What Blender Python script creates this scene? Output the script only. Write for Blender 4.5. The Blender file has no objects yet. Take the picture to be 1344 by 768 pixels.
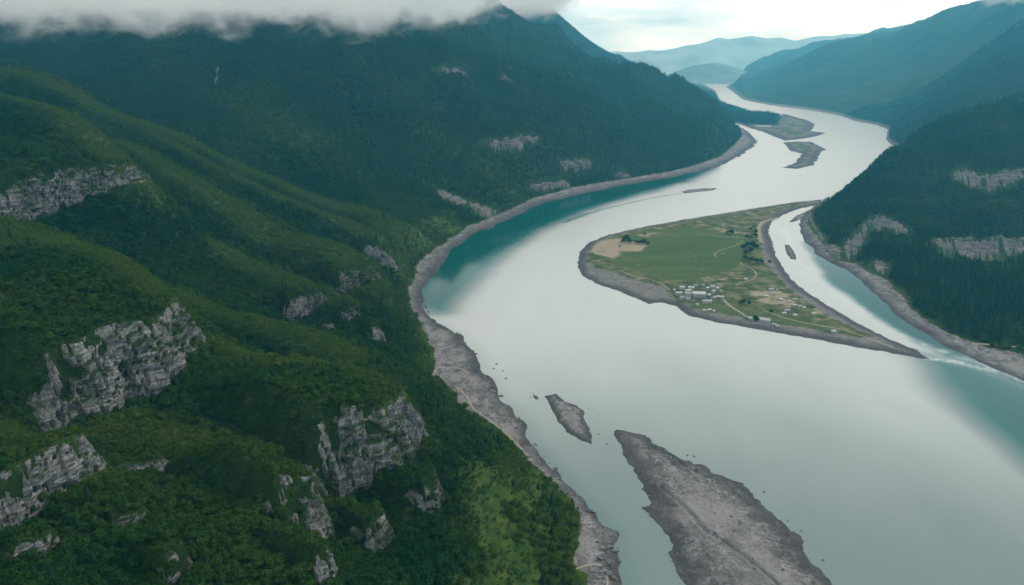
import bpy, bmesh, math, random
import numpy as np
from mathutils import Vector
from mathutils.bvhtree import BVHTree

random.seed(7)
RNG = np.random.default_rng(11)
SC = bpy.context.scene
COL = SC.collection
D2R = math.pi / 180

# ------------------------------------------------------------------ camera
CAM_H = 350.0
FPX = 1055.0
PITCH = math.atan((384 - 75) / FPX)
SP, CP = math.sin(PITCH), math.cos(PITCH)


def P(px, py, t):
    """point at depth t along the view axis through photo pixel (px, py)"""
    u = (px - 672) / FPX
    v = (384 - py) / FPX
    return (u * t, (CP + v * SP) * t, CAM_H + (-SP + v * CP) * t)


def G(px, py, z=0.0):
    v = (384 - py) / FPX
    dz = -SP + v * CP
    t = (z - CAM_H) / dz
    return P(px, py, t)


def g2(pts, z=0.0):
    return [G(a, b, z)[:2] for a, b in pts]


cam = bpy.data.cameras.new('camera')
cam.sensor_width = 36
cam.lens = 36 * FPX / 1344
cam.clip_start = 1
cam.clip_end = 90000
camo = bpy.data.objects.new('camera', cam)
COL.objects.link(camo)
camo.location = (0, 0, CAM_H)
camo.rotation_euler = (math.pi / 2 - PITCH, 0, 0)
SC.camera = camo


# ------------------------------------------------------------------ noise
def _hash(ix, iy, iz, seed):
    h = (ix.astype(np.int64) * 374761393 + iy.astype(np.int64) * 668265263 + iz.astype(np.int64) * 2147483647 + seed * 974634777) & 0xffffffff
    h = ((h ^ (h >> 13)) * 1274126177) & 0xffffffff
    h = ((h ^ (h >> 16)) * 2246822519) & 0xffffffff
    h = h ^ (h >> 15)
    return (h & 0xffffff).astype(np.float64) / 0xffffff * 2 - 1


def vnoise(x, y, z=None, seed=0):
    x0 = np.floor(x); y0 = np.floor(y)
    fx = x - x0; fy = y - y0
    sx = fx * fx * fx * (fx * (fx * 6 - 15) + 10)
    sy = fy * fy * fy * (fy * (fy * 6 - 15) + 10)
    if z is None:
        zz = np.zeros_like(x0)
        a = _hash(x0, y0, zz, seed); b = _hash(x0 + 1, y0, zz, seed)
        c = _hash(x0, y0 + 1, zz, seed); d = _hash(x0 + 1, y0 + 1, zz, seed)
        return (a + (b - a) * sx) * (1 - sy) + (c + (d - c) * sx) * sy
    z0 = np.floor(z); fz = z - z0
    sz = fz * fz * (3 - 2 * fz)
    r = []
    for k in (0, 1):
        a = _hash(x0, y0, z0 + k, seed); b = _hash(x0 + 1, y0, z0 + k, seed)
        c = _hash(x0, y0 + 1, z0 + k, seed); d = _hash(x0 + 1, y0 + 1, z0 + k, seed)
        r.append((a + (b - a) * sx) * (1 - sy) + (c + (d - c) * sx) * sy)
    return r[0] * (1 - sz) + r[1] * sz


def fbm(x, y, z=None, octv=4, seed=0, ridged=False, gain=.5):
    a = 1.0; s = 0.0; n = 0.0
    for o in range(octv):
        f = 2.03 ** o
        c, sn = math.cos(o * 1.1), math.sin(o * 1.1)
        xx, yy = (x * c - y * sn) * f + 17.3 * o, (x * sn + y * c) * f - 9.1 * o
        v = vnoise(xx, yy, None if z is None else z * f + 3.7 * o, seed + o)
        if ridged:
            v = 1 - 2 * np.abs(v)
        s = s + a * v; n += a; a *= gain
    return s / n


def sstep(a, b, x):
    t = np.clip((x - a) / (b - a), 0, 1)
    return t * t * (3 - 2 * t)


# ------------------------------------------------------------------ curves
def resample(pts, step):
    """Catmull-Rom through pts (any dimension), resampled at about step"""
    p = np.array(pts, float)
    q = np.vstack([2 * p[0] - p[1], p, 2 * p[-1] - p[-2]])
    out = []
    for i in range(1, len(q) - 2):
        L = np.linalg.norm(q[i + 1] - q[i])
        n = max(1, int(round(L / step)))
        for k in range(n):
            t = k / n
            out.append(.5 * ((2 * q[i]) + (-q[i - 1] + q[i + 1]) * t + (2 * q[i - 1] - 5 * q[i] + 4 * q[i + 1] - q[i + 2]) * t * t
                             + (-q[i - 1] + 3 * q[i] - 3 * q[i + 1] + q[i + 2]) * t ** 3))
    out.append(p[-1])
    return np.array(out)


def seg_dist(x, y, poly, closed=False):
    """distance, nearest arclength parameter (0..1), side (+ left)"""
    poly = np.asarray(poly, float)[:, :2]
    if closed:
        poly = np.vstack([poly, poly[:1]])
    best = np.full(x.shape, 1e18); par = np.zeros(x.shape); side = np.zeros(x.shape)
    lens = np.linalg.norm(np.diff(poly, axis=0), axis=1)
    cum = np.concatenate([[0], np.cumsum(lens)])
    for i in range(len(poly) - 1):
        ax, ay = poly[i]; dx, dy = poly[i + 1] - poly[i]
        L2 = dx * dx + dy * dy + 1e-12
        t = np.clip(((x - ax) * dx + (y - ay) * dy) / L2, 0, 1)
        ex = x - ax - t * dx; ey = y - ay - t * dy
        d = ex * ex + ey * ey
        m = d < best
        best = np.where(m, d, best)
        par = np.where(m, (cum[i] + t * lens[i]) / cum[-1], par)
        side = np.where(m, dx * ey - dy * ex, side)
    return np.sqrt(best), par, np.sign(side)


def inside(x, y, poly):
    poly = np.asarray(poly, float)
    r = np.zeros(x.shape, bool)
    n = len(poly)
    for i in range(n):
        x1, y1 = poly[i][:2]; x2, y2 = poly[(i + 1) % n][:2]
        if y1 == y2:
            continue
        c = ((y1 > y) != (y2 > y)) & (x < (x2 - x1) * (y - y1) / (y2 - y1) + x1)
        r ^= c
    return r


def sdf(x, y, poly):
    """positive inside"""
    d = seg_dist(x, y, poly, True)[0]
    return np.where(inside(x, y, poly), d, -d)


class TPS:
    def __init__(self, pts, reg=1e-4):
        p = np.array(pts, float)
        self.s = 1000.0
        self.c = p[:, :2] / self.s
        n = len(p)
        r2 = ((self.c[:, None] - self.c[None]) ** 2).sum(-1)
        K = .5 * r2 * np.log(r2 + 1e-12) + np.eye(n) * reg
        Q = np.hstack([np.ones((n, 1)), self.c])
        A = np.block([[K, Q], [Q.T, np.zeros((3, 3))]])
        self.w = np.linalg.solve(A, np.concatenate([p[:, 2], np.zeros(3)]))

    def __call__(self, x, y):
        out = np.empty(x.size); xs = x.ravel() / self.s; ys = y.ravel() / self.s
        for i in range(0, x.size, 60000):
            a = xs[i:i + 60000, None]; b = ys[i:i + 60000, None]
            r2 = (a - self.c[None, :, 0]) ** 2 + (b - self.c[None, :, 1]) ** 2 + 1e-12
            out[i:i + 60000] = (.5 * r2 * np.log(r2)) @ self.w[:-3] + self.w[-3] + a[:, 0] * self.w[-2] + b[:, 0] * self.w[-1]
        return out.reshape(x.shape)


# ------------------------------------------------------------------ object helpers
def tag(o, label=None, cat=None, group=None, kind=None):
    if label: o['label'] = label
    if cat: o['category'] = cat
    if group: o['group'] = group
    if kind: o['kind'] = kind
    return o


def link(name, me, parent=None, loc=None):
    o = bpy.data.objects.new(name, me)
    COL.objects.link(o)
    if parent: o.parent = parent
    if loc is not None: o.location = loc
    return o


def npmesh(name, V, F, mats=(), smooth=True, attrs=None):
    """V (n,3), F (m,k) all the same k"""
    me = bpy.data.meshes.new(name)
    V = np.asarray(V, np.float32); F = np.asarray(F, np.int32)
    me.vertices.add(len(V)); me.vertices.foreach_set('co', V.ravel())
    k = F.shape[1]
    me.loops.add(F.size); me.loops.foreach_set('vertex_index', F.ravel())
    me.polygons.add(len(F))
    me.polygons.foreach_set('loop_start', np.arange(0, F.size, k, dtype=np.int32))
    me.polygons.foreach_set('loop_total', np.full(len(F), k, np.int32))
    me.polygons.foreach_set('use_smooth', np.full(len(F), smooth))
    for m in mats: me.materials.append(m)
    for kx, a in (attrs or {}).items():
        at = me.attributes.new(kx, 'FLOAT', 'POINT')
        at.data.foreach_set('value', np.asarray(a, np.float32).ravel())
    me.update(calc_edges=True)
    me.validate()
    return me


def gridfaces(nr, nc):
    i = np.arange((nr - 1) * (nc - 1))
    r = i // (nc - 1); c = i % (nc - 1)
    a = r * nc + c
    return np.stack([a, a + 1, a + nc + 1, a + nc], 1)


# ------------------------------------------------------------------ materials
class N:
    """small node-tree writer"""
    def __init__(self, name):
        self.m = bpy.data.materials.new(name)
        self.m.use_nodes = True
        self.t = self.m.node_tree
        self.t.nodes.clear()
        self.out = self.t.nodes.new('ShaderNodeOutputMaterial')

    def n(self, ty, **kw):
        nd = self.t.nodes.new(ty)
        for k, v in kw.items():
            if k.startswith('i_'):
                nd.inputs[int(k[2:])].default_value = v
            else:
                setattr(nd, k, v)
        return nd

    def l(self, a, b):
        self.t.links.new(a, b)

    def attr(self, name, ty='GEOMETRY'):
        a = self.n('ShaderNodeAttribute', attribute_name=name, attribute_type=ty)
        return a.outputs['Fac']

    def noise(self, vec, scale, detail=4, rough=.55, dist=0, out='Fac'):
        nd = self.n('ShaderNodeTexNoise')
        nd.inputs['Scale'].default_value = scale
        nd.inputs['Detail'].default_value = detail
        nd.inputs['Roughness'].default_value = rough
        nd.inputs['Distortion'].default_value = dist
        if vec is not None: self.l(vec, nd.inputs['Vector'])
        return nd.outputs[out]

    def vor(self, vec, scale, feat='F1', out='Distance', rand=1):
        nd = self.n('ShaderNodeTexVoronoi', feature=feat)
        nd.inputs['Scale'].default_value = scale
        nd.inputs['Randomness'].default_value = rand
        self.l(vec, nd.inputs['Vector'])
        return nd.outputs[out]

    def math(self, op, a, b=None, c=None, clamp=False):
        nd = self.n('ShaderNodeMath', operation=op, use_clamp=clamp)
        for i, v in enumerate((a, b, c)):
            if v is None: continue
            if isinstance(v, (int, float)): nd.inputs[i].default_value = v
            else: self.l(v, nd.inputs[i])
        return nd.outputs[0]

    def ramp(self, f, stops, interp='LINEAR'):
        nd = self.n('ShaderNodeValToRGB')
        cr = nd.color_ramp; cr.interpolation = interp
        while len(cr.elements) < len(stops): cr.elements.new(.5)
        for e, (p, c) in zip(cr.elements, stops):
            e.position = p
            e.color = (*c, 1) if len(c) == 3 else c
        self.l(f, nd.inputs[0])
        return nd.outputs[0]

    def rng(self, v, a, b, c=0., d=1., smooth=False):
        nd = self.n('ShaderNodeMapRange', interpolation_type='SMOOTHSTEP' if smooth else 'LINEAR')
        self.l(v, nd.inputs[0])
        for i, q in enumerate((a, b, c, d)): nd.inputs[i + 1].default_value = q
        return nd.outputs[0]

    def mix(self, f, a, b, blend='MIX'):
        nd = self.n('ShaderNodeMix', data_type='RGBA', blend_type=blend)
        if isinstance(f, (int, float)): nd.inputs[0].default_value = f
        else: self.l(f, nd.inputs[0])
        for i, v in ((6, a), (7, b)):
            if isinstance(v, tuple): nd.inputs[i].default_value = (*v, 1)
            else: self.l(v, nd.inputs[i])
        return nd.outputs[2]

    def geo(self, k='Position'):
        return self.n('ShaderNodeNewGeometry').outputs[k]

    def scale(self, vec, s):
        nd = self.n('ShaderNodeVectorMath', operation='MULTIPLY')
        self.l(vec, nd.inputs[0]); nd.inputs[1].default_value = s
        return nd.outputs[0]

    def bump(self, h, strength=.5, dist=1., normal=None):
        nd = self.n('ShaderNodeBump')
        nd.inputs['Strength'].default_value = strength
        nd.inputs['Distance'].default_value = dist
        self.l(h, nd.inputs['Height'])
        if normal is not None: self.l(normal, nd.inputs['Normal'])
        return nd.outputs[0]

    def pbr(self, color, rough=.9, normal=None, spec=.2, **kw):
        b = self.n('ShaderNodeBsdfPrincipled')
        if isinstance(color, tuple): b.inputs['Base Color'].default_value = (*color, 1)
        else: self.l(color, b.inputs['Base Color'])
        if isinstance(rough, (int, float)): b.inputs['Roughness'].default_value = rough
        else: self.l(rough, b.inputs['Roughness'])
        b.inputs['Specular IOR Level'].default_value = spec
        for k, v in kw.items(): b.inputs[k].default_value = v
        if normal is not None: self.l(normal, b.inputs['Normal'])
        self.l(b.outputs[0], self.out.inputs[0])
        return self.m


def simple(name, col, rough=.8, var=.15, scale=1.0, spec=.2):
    m = N(name)
    f = m.noise(m.geo(), scale, 4)
    c = m.mix(m.rng(f, .3, .7), tuple(v * (1 - var) for v in col), tuple(min(1, v * (1 + var)) for v in col))
    return m.pbr(c, rough, None, spec)


def mat_rock(name='rock', warm=(.30, .28, .265), cool=(.175, .177, .185), grow=True):
    m = N(name)
    p = m.geo()
    st = m.noise(m.scale(p, (.05, .05, .55)), 1.0, 5, .6, .6)          # bedding
    vt = m.noise(m.scale(p, (.35, .35, .07)), 1.0, 4, .6, .3)          # joints
    big = m.noise(p, .03, 3)
    c = m.ramp(st, [(.25, tuple(v * .55 for v in cool)), (.45, cool), (.6, warm), (.8, tuple(min(1, v * 1.45) for v in warm))])
    cr = m.vor(m.scale(p, (.16, .16, .22)), 1.0, 'DISTANCE_TO_EDGE')
    c = m.mix(m.rng(cr, .0, .07, .65, 0), c, (.04, .042, .04), 'MIX')
    c = m.mix(m.rng(vt, .48, .66, 0, .75), c, (.07, .072, .068))
    c = m.mix(m.rng(big, .5, .75, 0, .5), c, (.05, .075, .03))          # lichen / moss
    up = m.n('ShaderNodeSeparateXYZ'); m.l(m.geo('Normal'), up.inputs[0])
    nz = m.math('ADD', up.outputs[2], m.rng(big, .3, .7, -.25, .25))
    if grow: c = m.mix(m.rng(nz, .45, .7), c, (.022, .042, .012))                # ledges grown over
    h = m.math('ADD', m.math('MULTIPLY', st, .8), m.math('MULTIPLY', vt, 1.0))
    return m.pbr(c, .95, m.bump(h, .9, 2.5), .1)


def mat_ground():
    """hillside: scrub and grass, bare gravel banks by the water, rock where steep"""
    m = N('hillside_ground')
    p = m.geo()
    n1 = m.noise(p, .012, 5, .6); n2 = m.noise(p, .09, 5, .65); n3 = m.noise(p, .5, 4, .7)
    lush = m.ramp(n2, [(.3, (.010, .026, .007)), (.5, (.017, .042, .010)), (.7, (.032, .062, .015))])
    oliv = m.ramp(n2, [(.3, (.020, .045, .009)), (.5, (.038, .070, .013)), (.72, (.072, .098, .024))])
    mead = m.attr('meadow')
    g = m.mix(mead, lush, oliv)
    g = m.mix(m.attr('lush'), g, m.ramp(n2, [(.3, (.016, .048, .010)), (.5, (.042, .082, .014)), (.72, (.095, .125, .028))]))
    grav = m.attr('gravel')
    v1 = m.vor(p, .55, 'F1', 'Color'); vv = m.n('ShaderNodeSeparateColor'); m.l(v1, vv.inputs[0])
    v2 = m.vor(p, .14, 'F1', 'Color'); vw = m.n('ShaderNodeSeparateColor'); m.l(v2, vw.inputs[0])
    gm = m.math('ADD', m.math('MULTIPLY', vv.outputs[0], .35), m.math('ADD', m.math('MULTIPLY', n3, .45), m.math('MULTIPLY', vw.outputs[1], .22)))
    gc = m.ramp(gm, [(.25, (.07, .066, .067)), (.42, (.138, .134, .137)), (.58, (.215, .207, .205)), (.82, (.42, .40, .385))])
    n4 = m.noise(m.scale(p, (.075, .022, .05)), 1.0, 6, .7, .6)
    gc = m.mix(m.rng(n4, .50, .62, 0, .65), gc, (.10, .094, .096))
    gc = m.mix(m.rng(n4, .50, .36, 0, .55), gc, (.285, .272, .262))
    gc = m.mix(m.rng(m.noise(p, .022, 6, .65, .8), .52, .60, 0, .65), gc, (.27, .255, .235))
    gc = m.mix(m.rng(m.noise(p, .03, 5, .65, 1.5), .55, .62, 0, .55), gc, (.075, .08, .062))
    gc = m.mix(m.math('MULTIPLY', m.attr('dry'), .38), gc, (.30, .285, .27))
    gc = m.mix(m.attr('wet'), gc, (.062, .060, .062))
    gfac = m.math('ADD', grav, m.rng(n2, .3, .7, -.35, .35))
    c = m.mix(m.rng(gfac, .42, .58), g, gc)
    edge = m.math('MULTIPLY', m.rng(gfac, .25, .45), m.rng(gfac, .62, .45))
    c = m.mix(m.math('MULTIPLY', edge, .6), c, (.16, .15, .06))
    h = m.math('ADD', m.math('MULTIPLY', n3, 1.), m.math('MULTIPLY', n2, 2.))
    return m.pbr(c, .95, m.bump(h, .8, 2.4), .1)


def mat_flat():
    """river flats: pasture, sandy patches, shingle rim"""
    m = N('river_flat_ground')
    p = m.geo()
    n1 = m.noise(m.scale(p, (.004, .012, .004)), 1.0, 5, .6); n2 = m.noise(p, .05, 5, .65); n3 = m.noise(p, .4, 4, .7)
    g = m.ramp(n1, [(.3, (.058, .096, .030)), (.5, (.074, .116, .035)), (.7, (.120, .142, .052))])
    g = m.mix(m.rng(n2, .35, .75, 0, .55), g, (.030, .060, .020))
    rough = m.ramp(n2, [(.32, (.030, .055, .020)), (.46, (.065, .09, .032)), (.56, (.15, .145, .075)), (.72, (.27, .24, .17))])
    g = m.mix(m.attr('scrub'), g, rough)
    rows = m.noise(m.scale(p, (.02, .35, .1)), 1.0, 3, .6, .3)
    g = m.mix(m.rng(rows, .45, .65, 0, .28), g, (.045, .075, .028))
    sand = m.mix(n3, (.27, .22, .15), (.34, .29, .21))
    g = m.mix(m.rng(m.math('ADD', m.attr('sand'), m.rng(n2, .3, .7, -.55, .55)), .3, .85), g, sand)
    v1 = m.vor(p, .3, 'F1', 'Color'); vv = m.n('ShaderNodeSeparateColor'); m.l(v1, vv.inputs[0])
    gm = m.math('ADD', m.math('MULTIPLY', vv.outputs[0], .4), m.math('MULTIPLY', n3, .55))
    gc = m.ramp(gm, [(.2, (.08, .076, .078)), (.45, (.14, .132, .13)), (.65, (.20, .19, .18)), (.9, (.36, .33, .3))])
    gc = m.mix(m.rng(n2, .4, .65, 0, .6), gc, (.23, .21, .175))
    gc = m.mix(m.attr('wet'), gc, (.062, .060, .064))
    gf = m.math('ADD', m.attr('gravel'), m.rng(n2, .3, .7, -.45, .45))
    c = m.mix(m.rng(gf, .4, .6), g, gc)
    return m.pbr(c, .95, m.bump(m.math('ADD', n3, n2), .5, 1.), .1)


def mat_water():
    m = N('river_water')
    p = m.geo()
    silt = m.attr('silt')
    w1 = m.noise(m.scale(p, (.012, .004, 1)), 1.0, 4, .6, .8)
    s = m.math('ADD', silt, m.rng(w1, .3, .7, -.015, .015))
    c = m.ramp(s, [(.0, (.001, .074, .064)), (.3, (.010, .112, .100)), (.6, (.18, .232, .22)), (1., (.52, .53, .49))])
    c = m.mix(m.attr('foam'), c, (.7, .73, .71))
    r1 = m.noise(m.scale(p, (.35, .35, 1)), 1.0, 3, .6)
    r2 = m.noise(m.scale(p, (.02, .006, 1)), 1.0, 3, .5, .5)
    rough = m.math('ADD', m.rng(r2, .35, .65, .066, .072), m.math('MULTIPLY', silt, .16))
    return m.pbr(c, rough, m.bump(r1, .05, .15), .36, IOR=1.333)


def mat_leaf(name, lo, hi, olive):
    m = N(name)
    oi = m.n('ShaderNodeObjectInfo')
    g = m.geo()
    nn = m.noise(g, .35, 3, .6)
    f = m.math('ADD', m.math('MULTIPLY', oi.outputs['Random'], .6), m.math('MULTIPLY', nn, .4))
    c = m.mix(f, lo, hi)
    c = m.mix(m.attr('olive', 'INSTANCER'), c, olive)
    reg = m.noise(g, .006, 3, .5)
    c = m.mix(m.rng(reg, .40, .62, 0, .5), c, tuple(v * .8 for v in olive))
    b = m.n('ShaderNodeBsdfPrincipled'); m.l(c, b.inputs['Base Color'])
    b.inputs['Roughness'].default_value = .8
    b.inputs['Specular IOR Level'].default_value = .06
    tr = m.n('ShaderNodeBsdfTranslucent'); m.l(c, tr.inputs[0])
    mx = m.n('ShaderNodeMixShader'); mx.inputs[0].default_value = .22
    m.l(b.outputs[0], mx.inputs[1]); m.l(tr.outputs[0], mx.inputs[2])
    m.l(mx.outputs[0], m.out.inputs[0])
    return m.m


M_ROCK = mat_rock()
M_CRAG = mat_rock('crag_rock', (.21, .19, .185), (.115, .112, .12), False)
M_GROUND = mat_ground()
M_FLAT = mat_flat()
M_WATER = mat_water()
M_LEAF = mat_leaf('broad_leaves', (.007, .043, .012), (.019, .082, .020), (.098, .160, .024))
M_FARHILL = simple('haze_tinted_hill', (.13, .21, .23), .95, .3, .004)  # far hills: paleness of distance haze put into the base colour
M_PEAK = simple('haze_tinted_rock', (.27, .44, .50), .95, .25, .002)  # distant ranges: pale blue of thick haze painted into the rock colour
M_CONIFER = mat_leaf('conifer_needles', (.006, .032, .014), (.016, .058, .022), (.030, .070, .018))
M_BARK = simple('bark', (.09, .07, .05), .95, .3, 3)

# ------------------------------------------------------------------ land outlines (photo pixels on the water plane)
SHORE_L = [(870, 900), (818, 768), (812, 740), (800, 716), (806, 700), (790, 690), (785, 678), (770, 662), (745, 635), (728, 615), (715, 600), (700, 585), (690, 570),
           (694, 560), (680, 548), (676, 536), (660, 526), (655, 515), (645, 500), (634, 488), (628, 470), (622, 457), (600, 438), (575, 425), (560, 410),
           (555, 392), (558, 376), (572, 355), (588, 336), (602, 322), (625, 307), (655, 293), (685, 280), (700, 271), (720, 265), (760, 255), (820, 243), (880, 233),
           (920, 225), (945, 218), (962, 210), (977, 200), (989, 192), (994, 185), (989, 180), (977, 169)]
TREE_L = [(800, 900), (766, 768), (752, 745), (764, 722), (764, 705), (756, 680), (742, 655), (730, 640), (700, 610), (668, 580), (640, 560), (620, 543),
          (600, 530), (584, 505), (568, 494), (566, 470), (556, 440), (545, 424), (540, 408), (533, 392), (534, 380), (543, 366), (545, 350), (560, 336), (590, 315), (616, 297),
          (645, 286), (680, 271), (697, 262), (715, 257), (750, 247), (820, 236), (880, 226), (915, 217), (940, 208), (957, 196), (968, 184), (972, 178), (968, 168)]
lm1 = [(-6000, -1500), (160, -1500), (135, 100)] + g2(SHORE_L) + [(1150, 4500), (300, 5200), (-6000, 5600)]
tr1 = [(-6000, -1500), (60, -1500), (50, 100)] + g2(TREE_L) + [(1000, 4450), (200, 5150), (-6000, 5550)]

lm2 = g2([(966, 162), (984, 166), (1001, 169), (1015, 171), (1026, 164), (1028, 156), (1026, 150), (1005, 148),
          (983, 147), (971, 141), (954, 136), (945, 132), (939, 119), (923, 110)]) + [(1500, 16000), (-6000, 16000), (-6000, 5900), (200, 5500), (1000, 4700)]
tr2 = g2([(955, 160), (975, 163), (1000, 168), (1013, 169), (1023, 163), (1025, 153), (1010, 149), (983, 148), (968, 142), (954, 138), (943, 133), (936, 119), (920, 111)]) + \
    [(1400, 15900), (-6000, 15900), (-6000, 6000), (200, 5600), (1000, 4800)]

SHORE_R = [(1420, 545), (1344, 501), (1290, 476), (1250, 457), (1210, 437), (1180, 416), (1155, 394), (1132, 372), (1112, 354), (1085, 342), (1068, 328), (1054, 312), (1049, 294), (1056, 282), (1066, 272)]
TREE_R = [(1420, 495), (1344, 471), (1275, 452), (1240, 440), (1207, 418), (1182, 392), (1152, 366), (1122, 350), (1096, 344), (1078, 322), (1064, 302), (1060, 286), (1070, 274)]
FAR_R = [(1176, 192), (1168, 188), (1163, 181), (1166, 170), (1150, 164), (1120, 158), (1100, 151), (1060, 144), (1010, 138), (975, 131), (964, 122), (953, 114)]
lm3 = [(9000, 400), (1500, 500)] + g2(SHORE_R) + [(1000, 2350), (1300, 2750), (1480, 3080)] + g2(FAR_R) + [(4500, 16000), (12000, 16000)]
tr3 = [(9000, 450), (1500, 600)] + g2(TREE_R) + [(1030, 2330), (1330, 2740), (1500, 3080)] + g2([(a + 3, b - 1.6) for a, b in FAR_R]) + [(4600, 15900), (11900, 15900)]

PEN = [(1078, 262), (1040, 266), (1000, 272), (950, 280), (900, 288), (850, 297), (800, 308), (772, 319), (761, 332), (758, 350), (765, 363), (790, 375), (820, 385),
       (842, 394), (852, 399), (868, 397), (885, 401), (905, 414), (940, 423), (1000, 433), (1050, 442), (1100, 451), (1150, 460), (1190, 467), (1222, 472), (1200, 459), (1170, 446),
       (1140, 432), (1110, 415), (1085, 400), (1060, 385), (1037, 366), (1027, 350), (1018, 335), (1013, 318), (1008, 302), (1012, 291), (1030, 281), (1052, 273), (1080, 268)]
PEN_G = [(1060, 266), (1030, 270), (1000, 276), (950, 284), (900, 292), (850, 301), (810, 311), (784, 322), (773, 334), (772, 345), (780, 352), (800, 358), (830, 370),
         (860, 376), (878, 386), (892, 398), (915, 409), (950, 416), (1000, 425), (1050, 433), (1090, 440), (1130, 446), (1150, 447), (1120, 436), (1090, 420), (1070, 407),
         (1050, 393), (1030, 378), (1014, 360), (1002, 345), (997, 325), (994, 305), (998, 293), (1015, 282), (1045, 272)]
BARS = {
    'gravel_island': [
        ([(803, 559), (816, 563), (842, 570), (865, 583), (895, 602), (925, 611), (962, 634), (1000, 656), (1022, 682), (1049, 705), (1067, 739), (1094, 761), (1140, 800), (1200, 860),
          (1180, 930), (960, 850), (902, 776), (891, 742), (878, 727), (876, 709), (865, 690), (840, 665), (857, 660), (846, 637), (831, 615), (816, 596), (809, 574)], 4.5),
        ([(717, 520), (730, 517), (741, 527), (756, 532), (766, 540), (767, 553), (777, 570), (777, 583), (764, 578), (745, 568), (732, 553), (724, 536), (720, 527)], 2.2),
        ([(700, 519), (705, 520), (707, 524), (703, 524)], .8),
        ([(1030, 321), (1036, 322), (1044, 334), (1045, 341), (1038, 340), (1032, 331)], 1.4),
        ([(1036, 291), (1046, 283), (1060, 277), (1068, 276), (1060, 282), (1046, 290), (1038, 292)], 1.4),
        ([(894, 252), (905, 249), (925, 247), (942, 247), (935, 250), (915, 252), (900, 254)], 1.2),
    ],
    'river_island': [
        ([(966, 161), (984, 168), (1001, 173), (1018, 180), (1030, 185), (1055, 182), (1072, 179), (1084, 174.5), (1064, 172), (1070, 164), (1060, 158), (1049, 155), (1028, 149), (1022, 156), (1012, 166), (995, 166), (978, 162)], 6.),
        ([(1028, 187), (1042, 186), (1064, 186), (1084, 196), (1075, 202), (1074, 208), (1067, 217), (1045, 222), (1027, 220), (1044, 214), (1045, 210), (1054, 202), (1037, 198), (1032, 192)], 5.)],
}

# ------------------------------------------------------------------ relief: crest lines and cliffs (px, py, depth)
# crest: (points, rise above the general slope, half width)
CRESTS = [
    ([(-60, 84, 1420), (0, 90, 1420), (40, 94, 1430), (75, 105, 1440), (100, 124, 1440), (130, 145, 1440), (170, 157, 1450), (220, 170, 1470), (300, 210, 1480), (400, 255, 1480), (470, 282, 1500), (520, 300, 1470)], 40, 74),
    ([(-60, 124, 1150), (0, 127, 1150), (40, 131, 1140), (80, 143, 1110), (120, 170, 1060), (150, 193, 1020), (168, 214, 985)], 38, 63),
    ([(185, 205, 1180), (240, 235, 1170), (300, 265, 1160), (350, 290, 1140), (400, 307, 1120), (440, 325, 1100), (468, 343, 1075), (484, 358, 1055)], 40, 58),
    ([(300, 352, 1050), (350, 358, 1040), (392, 367, 1020), (425, 373, 1000), (443, 380, 990)], 27, 40),
    ([(-40, 305, 780), (0, 308, 770), (60, 312, 755), (120, 330, 730), (170, 355, 700), (205, 380, 670), (227, 401, 645)], 35, 50),
    ([(240, 398, 830), (270, 409, 820), (325, 416, 805), (370, 429, 790), (425, 449, 770), (455, 470, 755)], 24, 38),
    ([(300, 480, 700), (340, 472, 690), (380, 472, 680), (430, 486, 665), (470, 504, 650), (500, 522, 640), (522, 547, 628)], 32, 42),
    ([(150, 565, 560), (200, 570, 560), (260, 585, 555), (320, 592, 550), (380, 604, 545), (400, 622, 540)], 16, 29),
    ([(-40, 560, 500), (0, 560, 500), (50, 565, 490), (107, 588, 470)], 14, 32),
    ([(205, 176, 1330), (290, 222, 1330), (370, 256, 1320), (440, 288, 1310), (490, 306, 1290)], 24, 47),
    ([(540, 14, 3150), (573, 25, 3150), (598, 48, 3120), (636, 66, 3080), (673, 90, 3020), (748, 126, 2900), (800, 150, 2850), (850, 178, 2800), (885, 208, 2740)], 95, 210),
    ([(400, 40, 2800), (470, 90, 2500), (540, 150, 2250), (600, 200, 2100), (650, 245, 2030)], 45, 120),
    ([(180, 50, 2600), (250, 100, 2150), (330, 150, 1900), (400, 195, 1820)], 45, 120),
    ([(730, 56, 4150), (790, 100, 3750), (860, 145, 3500), (930, 178, 3480)], 40, 130),
    ([(500, 300, 1420), (530, 318, 1380), (545, 340, 1300)], 14, 42),
]
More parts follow.
